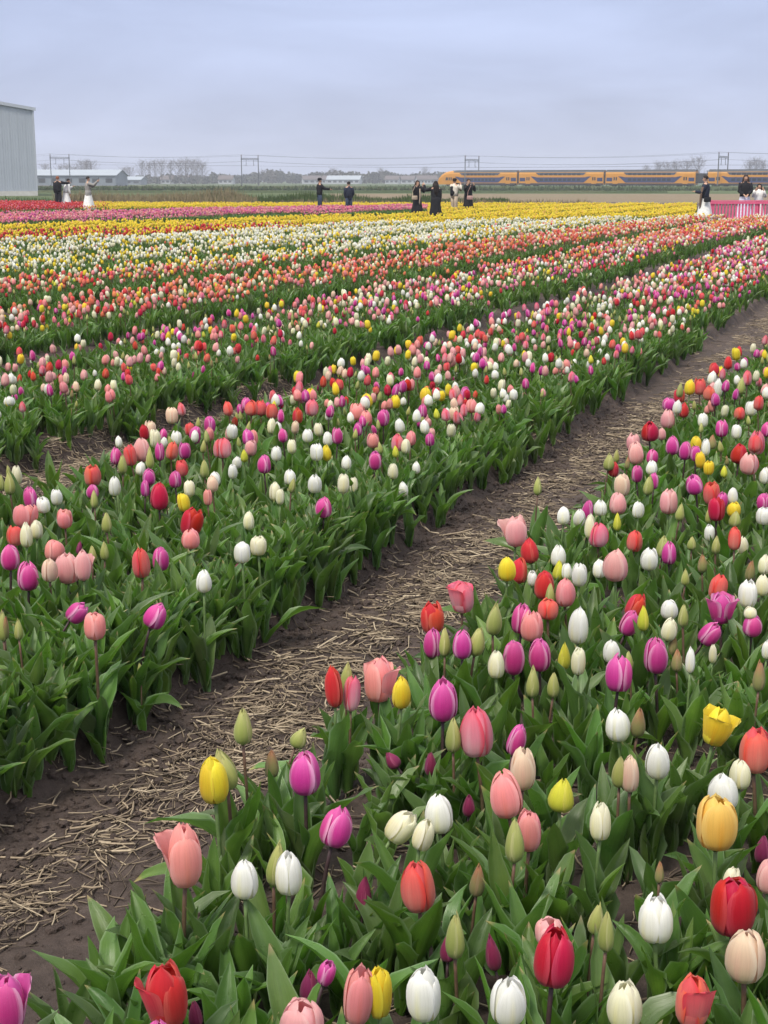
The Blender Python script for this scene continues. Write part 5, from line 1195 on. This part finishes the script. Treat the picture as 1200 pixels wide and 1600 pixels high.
# the far wood: one mass
M_WOOD = field_mat('wood_foliage', (.045, .05, .035), (.06, .065, .045), (.085, .075, .055), .06, (1, 1, 1))
wr = np.random.default_rng(12); mb = MB()
def wood(px0, px1, Y0, Y1, n, h0, h1):
    for _ in range(n):
        px = wr.uniform(px0, px1); Y = wr.uniform(Y0, Y1); X = (px - 600) / 2279 * Y; h = wr.uniform(h0, h1) * (.75 + .5 * vnoise(np.array(px * .03), np.array(0.0), 5)); w = wr.uniform(3.0, 5.5)
        for k in range(46):
            v = wr.normal(size=3); v /= np.linalg.norm(v); rr = wr.uniform(.5, 1) ; c = np.array([X, Y, h * .52]) + v * rr * np.array([w, w, h * .5])
            a = wr.normal(size=3); a /= np.linalg.norm(a); b = np.cross(a, wr.normal(size=3)); b /= np.linalg.norm(b); s_ = wr.uniform(.5, 1.3)
            mb.add([c - a*s_, c + b*s_, c + a*s_, c - b*s_], [(0, 1, 2, 3)])
wood(330, 700, 1010, 1120, 250, 6.2, 8.6); wood(690, 1260, 960, 1040, 160, 5.5, 7.5); wood(-20, 335, 960, 1060, 190, 3.8, 6.0); wood(-320, -20, 960, 1060, 60, 4, 6.5); wood(1250, 1500, 960, 1040, 50, 5, 7)
tag(mb.build('far_wood', M_WOOD), 'hazy low wood along the horizon that reads as one mass', None, None, 'stuff')
# reeds and rough grass behind the flowers, meadow tufts
def blades(name, spec, mat, label, rng):
    mb = MB()
    for n, xa, xb, ya, yb, h0, h1, w in spec:
        for _ in range(n):
            x = rng.uniform(xa, xb); y = rng.uniform(ya, yb) + 3 * float(vnoise(np.array(x * .12), np.array(1.0), 8)); h = rng.uniform(h0, h1) * (.6 + .8 * float(vnoise(np.array(x * .35), np.array(y * .3), 4))); a = rng.uniform(0, 3.14); dx, dy = math.cos(a) * w, math.sin(a) * w; lx, ly = rng.normal(0, .18 * h, 2)
            mb.add([(x - dx, y - dy, -.15), (x + dx, y + dy, -.15), (x + lx * .5 + dx * .7, y + ly * .5, h * .6 - .1), (x + lx, y + ly, h)], [(0, 1, 2), (0, 2, 3)])
    return tag(mb.build(name, mat), label, None, None, 'stuff')
br = np.random.default_rng(6)
blades('dry_reeds', [(5200, -23, -9, 99, 104, .45, 1.05, .05), (2600, -9, 14, 97, 100, .2, .55, .05)], field_mat('dry_reed', (.16, .13, .085), (.22, .18, .11), (.20, .18, .10), .4), 'strip of dry tan reeds behind the yellow flowers', br)
blades('rough_grass', [(5200, -13, 4, 100, 112, .35, .85, .07), (2600, 2, 9, 101, 108, .2, .5, .07), (2500, -42, -20, 101, 109, .2, .6, .06)], field_mat('rough_green', (.04, .07, .022), (.055, .09, .03), (.08, .10, .045), .4), 'strip of rough green grass beyond the yellow flowers', br)
blades('bank_tufts', [(5000, -130, 80, 296, 340, .3, .8, .35), (3500, 20, 150, 285, 330, .2, .5, .3)], M_BANK, 'dark grass tufts on the far ditch bank', br)
# ------------------------------------------------------------ pink fence
M_PINK = plain('pink_paint', (.72, .12, .24), .5, .4, .06, 2); 
fx, fy = 12.85, 57.0
fence = tag(empty('fence', (fx, fy, .04)), 'low bright pink slatted fence among the coral tulips', 'fence')
FW = 5.4
for i in range(4):
    mb = MB(); x = i * FW / 3; mb.box(x - .05, x + .05, -.05, .05, -.1, .93); mb.build('post', M_PINK, fence)
for z0, z1 in ((.79, .88), (.17, .27)):
    mb = MB(); mb.box(-.05, FW + .05, -.085, -.052, z0, z1); mb.build('rail', M_PINK, fence)
mb = MB(); mb.box(-.05, FW + .05, -.09, .06, .885, .925); mb.build('top_rail', M_PINK, fence)
mb = MB(); mb.box(-.05, FW + .05, -.11, .10, .0, .12); mb.build('base_board', M_PINK, fence)
sm = MB(); sm.box(-.034, .034, -.05, -.028, .13, .87); sme = sm.mesh('slat', [M_PINK])
for i in range(42):
    x = .07 + i * .1272
    link('slat', sme, None, fence, loc=(x, 0, 0))

# ------------------------------------------------------------ people
M_SKIN = plain('skin', (.50, .30, .21), .55, .4, .08, 8)
CLOTH = {}
def cloth(name, col, rough=.85):
    if name not in CLOTH:
        m = Mat(name, rough, .15); n = m.noise(m.coord(), 14, 4, .6); w = m.noise(m.coord(), 160, 2)
        m.base(m.mix(1.0, col, m.rng(n, .3, .7, .82, 1.15), 'MULTIPLY')); m.bump(m.math('ADD', n, m.math('MULTIPLY', w, .3)), .4, .02); CLOTH[name] = m.m
    return CLOTH[name]
BLACK = lambda: cloth('black_cloth', (.016, .016, .02)); NAVY = lambda: cloth('navy_cloth', (.022, .028, .05)); WHITE = lambda: cloth('white_cloth', (.74, .74, .73)); JEANS = lambda: cloth('blue_denim', (.035, .05, .085)); BEIGE = lambda: cloth('beige_cloth', (.42, .34, .26)); GREY = lambda: cloth('grey_tweed', (.26, .25, .24)); BROWN = lambda: cloth('brown_wool', (.15, .10, .075)); CREAM = lambda: cloth('cream_cloth', (.62, .57, .50)); LILAC = lambda: cloth('lilac_white_cloth', (.62, .62, .76))
HAIR = lambda: cloth('dark_hair', (.018, .013, .012), .5); HAIRB = lambda: cloth('brown_hair', (.045, .025, .018), .5); AUBURN = lambda: cloth('auburn_hair', (.24, .085, .035), .5)
def skin_body(joints, edges, name, mat, parent):
    """one continuous body: joints = {name: (pos, radius)}"""
    keys = list(joints); bm = bmesh.new(); lay = bm.verts.layers.skin.verify(); vs = {}
    for k in keys:
        v = bm.verts.new(joints[k][0]); r = joints[k][1]; v[lay].radius = (r, r); v[lay].use_root = (k == 'pelvis'); vs[k] = v
    for a, b in edges: bm.edges.new((vs[a], vs[b]))
    me = bpy.data.meshes.new(name); bm.to_mesh(me); bm.free(); me.materials.append(mat)
    o = link(name, me, None, parent); md = o.modifiers.new('skin', 'SKIN'); md.use_smooth_shade = True; md.use_x_symmetry = False
    sd = o.modifiers.new('smooth', 'SUBSURF'); sd.levels = sd.render_levels = 1
    return o
def person(label, x, y, H, face, armL, armR, top, bottom, hair, coat=None, longhair=False, hat=None, lean=0.0, step=.0, nod=0.0):
    """face: heading in degrees, 0 looks away from the photographer along +y, 90 turns to the left. arm: (elbow, wrist) offsets from the shoulder."""
    z0 = float(soil_h(*to_st(x, y))); root = tag(empty('person', (x, y, z0 - .01), R(face)), label, 'person', None); s = H / 1.70; root.scale = (s, s, s)
    J = {'pelvis': ((0, 0, .93), .115), 'waist': ((0, .005, 1.06), .105), 'chest': ((0, .0 + lean * .5, 1.27), .128), 'collar': ((0, lean, 1.405), .085), 'neck': ((0, lean + .01, 1.475), .048), 'jaw': ((0, lean + .035 + nod * .3, 1.535), .066), 'brow': ((0, lean + .035 + nod, 1.605), .082), 'crown': ((0, lean + .02 + nod, 1.665), .060), 'nose': ((0, lean + .125 + nod * 1.2, 1.57 - nod * .3), .013)}
    E = [('pelvis', 'waist'), ('waist', 'chest'), ('chest', 'collar'), ('collar', 'neck'), ('neck', 'jaw'), ('jaw', 'brow'), ('brow', 'crown'), ('jaw', 'nose')]
    arms = {}
    for sd, sx, arm in (('l', -1, armL), ('r', 1, armR)):
        sh = Vector((sx * .165, lean, 1.375)); el = sh + Vector(arm[0]) * 1; wr_ = el + Vector(arm[1]) * 1; hd = (wr_ - el).normalized(); pa = wr_ + hd * .07
        up = Vector((0, 0, 1)) if abs(hd.z) < .8 else Vector((0, 1, 0)); sdv = hd.cross(up).normalized()
        J[sd + 'sh'] = (sh, .058); J[sd + 'el'] = (el, .042); J[sd + 'wr'] = (wr_, .028); J[sd + 'pa'] = (pa, .030)
        E += [('collar', sd + 'sh'), (sd + 'sh', sd + 'el'), (sd + 'el', sd + 'wr'), (sd + 'wr', sd + 'pa')]
        curl = hd.cross(sdv)
        for f, (o, L) in enumerate(((-.027, .062), (-.009, .074), (.009, .070), (.027, .056))):
            a = pa + sdv * o + hd * .03; b = a + hd * L * .55 + curl * .008; c = b + hd * L * .35 + curl * .024
            J['%sf%da' % (sd, f)] = (a, .009); J['%sf%db' % (sd, f)] = (b, .0085); J['%sf%dc' % (sd, f)] = (c, .0075); E += [(sd + 'pa', '%sf%da' % (sd, f)), ('%sf%da' % (sd, f), '%sf%db' % (sd, f)), ('%sf%db' % (sd, f), '%sf%dc' % (sd, f))]
        ta = wr_ + hd * .035 + sdv * -sx * .035; tb = ta + hd * .035 + sdv * -sx * .02; J[sd + 'ta'] = (ta, .010); J[sd + 'tb'] = (tb, .009); E += [(sd + 'wr', sd + 'ta'), (sd + 'ta', sd + 'tb')]
        arms[sd] = (sh, el, wr_)
        st_ = step * sx
        J[sd + 'hip'] = ((sx * .088, 0, .86), .088); J[sd + 'kn'] = ((sx * .095, .015 + st_ * .5, .48), .058); J[sd + 'an'] = ((sx * .10, -.01 + st_, .085), .040); J[sd + 'to'] = ((sx * .115, .15 + st_, .035), .034)
        E += [('pelvis', sd + 'hip'), (sd + 'hip', sd + 'kn'), (sd + 'kn', sd + 'an'), (sd + 'an', sd + 'to')]
    skin_body(J, E, 'body', M_SKIN, root)
    # garments follow the body
    mb = MB(); mb.rings([(0, .0, .90, .20, .15), (0, .005, 1.04, .190, .142), (0, lean * .4, 1.22, .215, .16), (0, lean * .9, 1.36, .205, .138), (0, lean, 1.43, .10, .085), (0, lean + .005, 1.475, .066, .066)], 14)
    for sd in 'lr':
        sh, el, wr_ = arms[sd]; mb.tube([sh + Vector((0, 0, .012)), sh.lerp(el, .5), el, el.lerp(wr_, .55), wr_], [.092, .080, .072, .062, .052], 9)
    mb.build('coat' if coat else 'top', top, root, True)
    if coat:
        fl, hem = coat
        mb = MB(); mb.rings([(0, -.01, hem, fl, fl * .8), (0, -.005, (hem + .9) / 2, (fl + .18) / 2, (fl * .8 + .14) / 2), (0, 0, .93, .212, .16), (0, .004, 1.05, .198, .15)], 14); mb.build('coat_skirt', top, root, True)
    kind, bm_ = bottom
    mb = MB()
    if kind == 'trousers':
        mb.rings([(0, 0, .80, .165, .125), (0, 0, .92, .170, .128), (0, 0, 1.0, .155, .115)], 12)
        for sx in (-1, 1):
            st_ = step * sx; mb.tube([(sx * .086, 0, .88), (sx * .092, .012 + st_ * .4, .55), (sx * .097, .01 + st_ * .8, .25), (sx * .10, -.008 + st_, .07)], [.108, .094, .084, .078], 9)
        mb.build('trousers', bm_, root, True)
    else:
        w = .34 if kind == 'skirt' else .40; n = 20; rings_ = [(.05, w), (.30, w * .86), (.55, w * .70), (.80, .205), (.98, .165), (1.07, .158)]; vs = []
        for z, r in rings_:
            for k in range(n):
                a = 2 * math.pi * k / n; rr = r * (1 + .07 * math.sin(5 * a + 1.3) * max(0, 1 - z)); vs.append((math.cos(a) * rr, math.sin(a) * rr * .82, z))
        mb.add(vs, [(i*n+k, i*n+(k+1) % n, (i+1)*n+(k+1) % n, (i+1)*n+k) for i in range(len(rings_)-1) for k in range(n)]); mb.build('skirt' if kind == 'skirt' else 'dress_skirt', bm_, root, True)
    for sx in (-1, 1):
        st_ = step * sx; mb = MB(); mb.tube([(sx * .10, -.06 + st_, .05), (sx * .105, .04 + st_, .055), (sx * .115, .15 + st_, .035), (sx * .117, .19 + st_, .03)], [.048, .05, .044, .02], 8, 0, True, .8); mb.build('shoe', cloth('dark_shoe', (.03, .028, .027)), root, True)
    hy = lean + .02 + nod
    mb = MB(); n = 12; vs = []; rr = []
    for j in range(7):
        th = math.pi * (.02 + .56 * j / 6)
        for k in range(n):
            a = 2 * math.pi * k / n; front = max(0, math.sin(a)); ext = th * (1 - .42 * front); vs.append((math.cos(a) * math.sin(ext) * .098, hy - .004 + math.sin(a) * math.sin(ext) * .108, 1.612 + math.cos(ext) * .112))
    mb.add(vs, [(j*n+k, (j+1)*n+k, (j+1)*n+(k+1) % n, j*n+(k+1) % n) for j in range(6) for k in range(n)])
    if longhair:
        mb.rings([(0, hy - .07, 1.62, .098, .06), (0, hy - .09, 1.50, .115, .062), (0, lean - .115, 1.36, .125, .05), (0, lean - .13, 1.18, .095, .035), (0, lean - .12, 1.10, .04, .02)], 10)
        for sx in (-1, 1): mb.tube([(sx * .085, hy + .02, 1.62), (sx * .10, hy - .01, 1.50), (sx * .115, lean + .03, 1.36), (sx * .10, lean + .05, 1.22)], [.03, .04, .04, .015], 7)
    mb.build('hair', hair, root, True)
    for sx in (-1, 1):
        mb = MB(); mb.rings([(sx * .034, hy + .098, 1.588, .004, .004), (sx * .034, hy + .100, 1.595, .013, .009), (sx * .034, hy + .098, 1.602, .004, .004)], 6); mb.build('eye', cloth('dark_eye', (.02, .015, .015), .3), root, True)
        mb = MB(); mb.rings([(sx * .088, hy + .005, 1.555, .008, .014), (sx * .094, hy + .0, 1.585, .012, .022), (sx * .09, hy - .005, 1.612, .006, .012)], 6); mb.build('ear', M_SKIN, root, True)
    mb = MB(); mb.tube([(-.024, lean + .105 + nod * .6, 1.535), (0, lean + .114 + nod * .6, 1.532), (.024, lean + .105 + nod * .6, 1.535)], [.003, .007, .003], 5); mb.build('mouth', cloth('lips', (.36, .12, .10), .5), root, True)
    if hat:
        mb = MB(); mb.rings([(0, hy, 1.635, .108, .118), (0, hy, 1.68, .108, .116), (0, hy - .005, 1.725, .085, .09), (0, hy - .005, 1.74, .03, .03)], 12); mb.rings([(0, hy + .10, 1.636, .085, .10), (0, hy + .10, 1.648, .085, .10)], 12); mb.build('cap', hat, root, True)
    return root
def held(name, label, cat, x, y, z, build, rz=0):
    o = tag(empty(name, (x, y, z), R(rz)), label, cat); build(o); return o
def px(p, Y): return (p - 600) / 2279 * Y
DOWN = ((0, .02, -.29), (0, .06, -.25)); DOWNR = ((.03, .02, -.29), (0, .06, -.25)); DOWNL = ((-.03, .02, -.29), (0, .06, -.25))
def arm(out, fwd, up, o2, f2, u2):
    a = Vector((out, fwd, up)).normalized() * .29; b = Vector((o2, f2, u2)).normalized() * .26; return (tuple(a), tuple(b))
PHOTO_L = arm(-.35, .75, -.5, .5, .7, .55); PHOTO_R = arm(.35, .75, -.5, -.5, .7, .55)
UP_L = arm(-.3, .6, -.65, .35, .35, .95); UP_R = arm(.3, .6, -.65, -.35, .35, .95)
person('person with auburn hair in a black jacket and trousers, back turned, beside a white dress', px(90, 87), 87, 1.86, 0, DOWNL, arm(.8, .5, -.1, .5, .8, .05), BLACK(), ('trousers', BLACK()), AUBURN())
person('dark haired person bending in a white dress at the auburn haired person\'s side', px(102, 87.4), 87.4, 1.72, 300, arm(-.3, .5, -.8, .2, .6, .3), DOWNR, WHITE(), ('dress', WHITE()), HAIR(), lean=.12, nod=.05)
p3 = person('person in a grey tweed coat and long white skirt holding up a phone', px(137, 75), 75, 1.80, 285, arm(-.2, .7, -.4, 0, .75, .7), arm(.25, .8, -.25, 0, .7, .75), GREY(), ('dress', WHITE()), HAIR(), coat=(.23, .48))
p4 = person('man in a black jacket and cap looking at a phone held out before him', px(499, 75), 75, 1.72, 290, arm(-.15, .75, -.55, .1, .95, -.05), arm(.2, .7, -.6, 0, 1, -.1), BLACK(), ('trousers', JEANS()), HAIR(), hat=BLACK())
person('person in a dark navy jacket and jeans standing alone with hands in pockets', px(545, 75), 75, 1.68, 20, arm(-.25, -.1, -.95, .3, .4, -.8), arm(.25, -.1, -.95, -.3, .4, -.8), NAVY(), ('trousers', JEANS()), HAIR())
person('person with long dark hair, black coat and beige scarf raising both hands to the mouth', px(652, 67), 67, 1.62, 205, UP_L, UP_R, BLACK(), ('skirt', BLACK()), HAIRB(), coat=(.25, .35), longhair=True)
person('person in a long black coat with black hair, back turned, one arm raised', px(681, 57.5), 57.5, 1.60, 10, arm(-.75, .5, -.15, -.1, .6, .75), DOWNR, BLACK(), ('skirt', BLACK()), HAIR(), coat=(.27, .20), longhair=True)
person('man with cream sleeves, dark vest and beige trousers lifting a camera', px(710, 71), 71, 1.70, 320, PHOTO_L, UP_R, CREAM(), ('trousers', BEIGE()), HAIR(), hat=BLACK())
person('person in a long black coat with a pinkish bag, both arms lifted to the face', px(732, 71), 71, 1.70, 200, UP_L, UP_R, BLACK(), ('skirt', BLACK()), HAIRB(), coat=(.25, .25))
person('person in a long white dress with a brown shawl at the pink fence\'s end', px(1103, 56), 56, 1.80, 70, arm(-.2, .3, -.95, .3, .8, .1), DOWNR, NAVY(), ('dress', WHITE()), HAIR())
person('person with long brown hair, black top and pale skirt behind the pink fence', px(1165, 60), 60, 1.84, 175, arm(-.2, .15, -.95, .45, .6, -.4), arm(.2, .15, -.95, -.45, .6, -.4), BLACK(), ('skirt', LILAC()), HAIRB(), longhair=True)
person('person in a white top holding both hands to the mouth behind the pink fence', px(1187, 60.3), 60.3, 1.60, 170, UP_L, UP_R, WHITE(), ('skirt', WHITE()), HAIR(), longhair=True)
# things they carry
def bag_parts(col):
    def f(o):
        mb = MB(); mb.rings([(0, 0, 0, .13, .045), (0, 0, .03, .15, .055), (0, 0, .16, .14, .05), (0, 0, .19, .12, .035)], 10); mb.build('bag_body', col, o, True)
        mb = MB(); mb.tube([(-.12, 0, .17), (-.09, 0, .40), (.02, .0, .62), (.05, .0, .66)], .012, 5); mb.build('strap', col, o)
    return f
def phone_parts(o):
    mb = MB(); mb.box(-.038, .038, -.005, .005, 0, .155); mb.build('phone_case', cloth('black_plastic', (.015, .015, .017), .4), o); mb = MB(); mb.box(-.033, .033, .0055, .0075, .008, .147); mb.build('screen', M_TG, o)
def hand_at(p, sgn, a):
    M = Matrix.LocRotScale(p.location, p.rotation_euler, p.scale); sh = Vector((sgn * .165, 0, 1.375)); el = sh + Vector(a[0]); w = el + Vector(a[1]); return M @ (w + Vector(a[1]).normalized() * .10)
q = hand_at(p3, 1, arm(.25, .8, -.25, 0, .7, .75)); held('phone', 'dark phone held up by the person in the grey tweed coat', 'phone', q.x, q.y, q.z - .02, phone_parts, 285)
q = hand_at(p4, 1, arm(.2, .7, -.6, 0, 1, -.1)); held('phone', 'dark phone in the outstretched hand of the man in the cap', 'phone', q.x, q.y, q.z - .03, phone_parts, 290)
held('handbag', 'beige handbag at the hip of the person with a beige scarf', 'handbag', px(648, 66.75), 66.72, .86, bag_parts(BEIGE()), 20)
held('handbag', 'dusty pink handbag on the person in black with both arms lifted', 'handbag', px(734.5, 70.7), 70.7, .82, bag_parts(cloth('dusty_pink_leather', (.42, .26, .24), .5)), 0)
held('handbag', 'black shoulder bag against the long white dress by the fence', 'handbag', px(1107, 55.65), 55.68, .92, bag_parts(BLACK()), 10)
mb = MB(); mb.tube([(0, 0, 0), (.015, -.01, -.3), (-.01, 0, -.62), (0, 0, -.70)], [.05, .06, .055, .03], 8, 0, True, .5); sc = mb.build('scarf', BEIGE(), None, True, loc=(px(656, 66.75), 66.75, 1.36)); tag(sc, 'beige scarf hanging down the front of the black coat', 'scarf')
mb = MB(); mb.tube([(.10, 0, .02), (-.04, -.06, 0), (-.08, -.02, -.3), (-.09, 0, -.62), (-.08, .02, -.95)], [.05, .08, .075, .07, .05], 8, 0, True, .6); sc = mb.build('shawl', BROWN(), None, True, loc=(px(1099, 55.9), 55.85, 1.46)); tag(sc, 'brown shawl draped down the side of the white dress', 'shawl')
mb = MB(); mb.rings([(0, 0, 0, .195, .15), (0, 0, .2, .2, .155), (0, 0, .42, .20, .15), (0, 0, .50, .11, .10)], 12); vs_ = mb.build('vest', BLACK(), None, True, loc=(px(710, 71), 71, 1.0)); tag(vs_, 'dark vest worn over cream sleeves by the man with the camera', 'vest')
def cam_parts(o):
    mb = MB(); mb.box(-.065, .065, -.03, .03, 0, .085); mb.build('camera_body', cloth('black_plastic', (.015, .015, .017), .4), o); mb = MB(); mb.tube([(0, .03, .04), (0, .10, .04)], .034, 10); mb.build('lens', M_TG, o)
held('camera', 'black camera held at the face of the man with cream sleeves', 'camera', px(714.5, 71.3), 71.3, 1.52, cam_parts, 320)
# ------------------------------------------------------------ air
hz = MB(); hz.box(-420, 420, -8, 1180, -1.2, 21.0)
hm = bpy.data.materials.new('haze_air'); hm.use_nodes = True; hn = hm.node_tree; hn.nodes.clear()
pv = hn.nodes.new('ShaderNodeVolumePrincipled'); pv.inputs['Density'].default_value = .00042; pv.inputs['Color'].default_value = (.86, .90, 1.0, 1); pv.inputs['Anisotropy'].default_value = 0
ho = hn.nodes.new('ShaderNodeOutputMaterial'); hn.links.new(pv.outputs[0], ho.inputs['Volume'])
tag(hz.build('haze', hm), 'thin bluish haze over the whole field', None, None, 'stuff')
print('objects', len(bpy.data.objects))
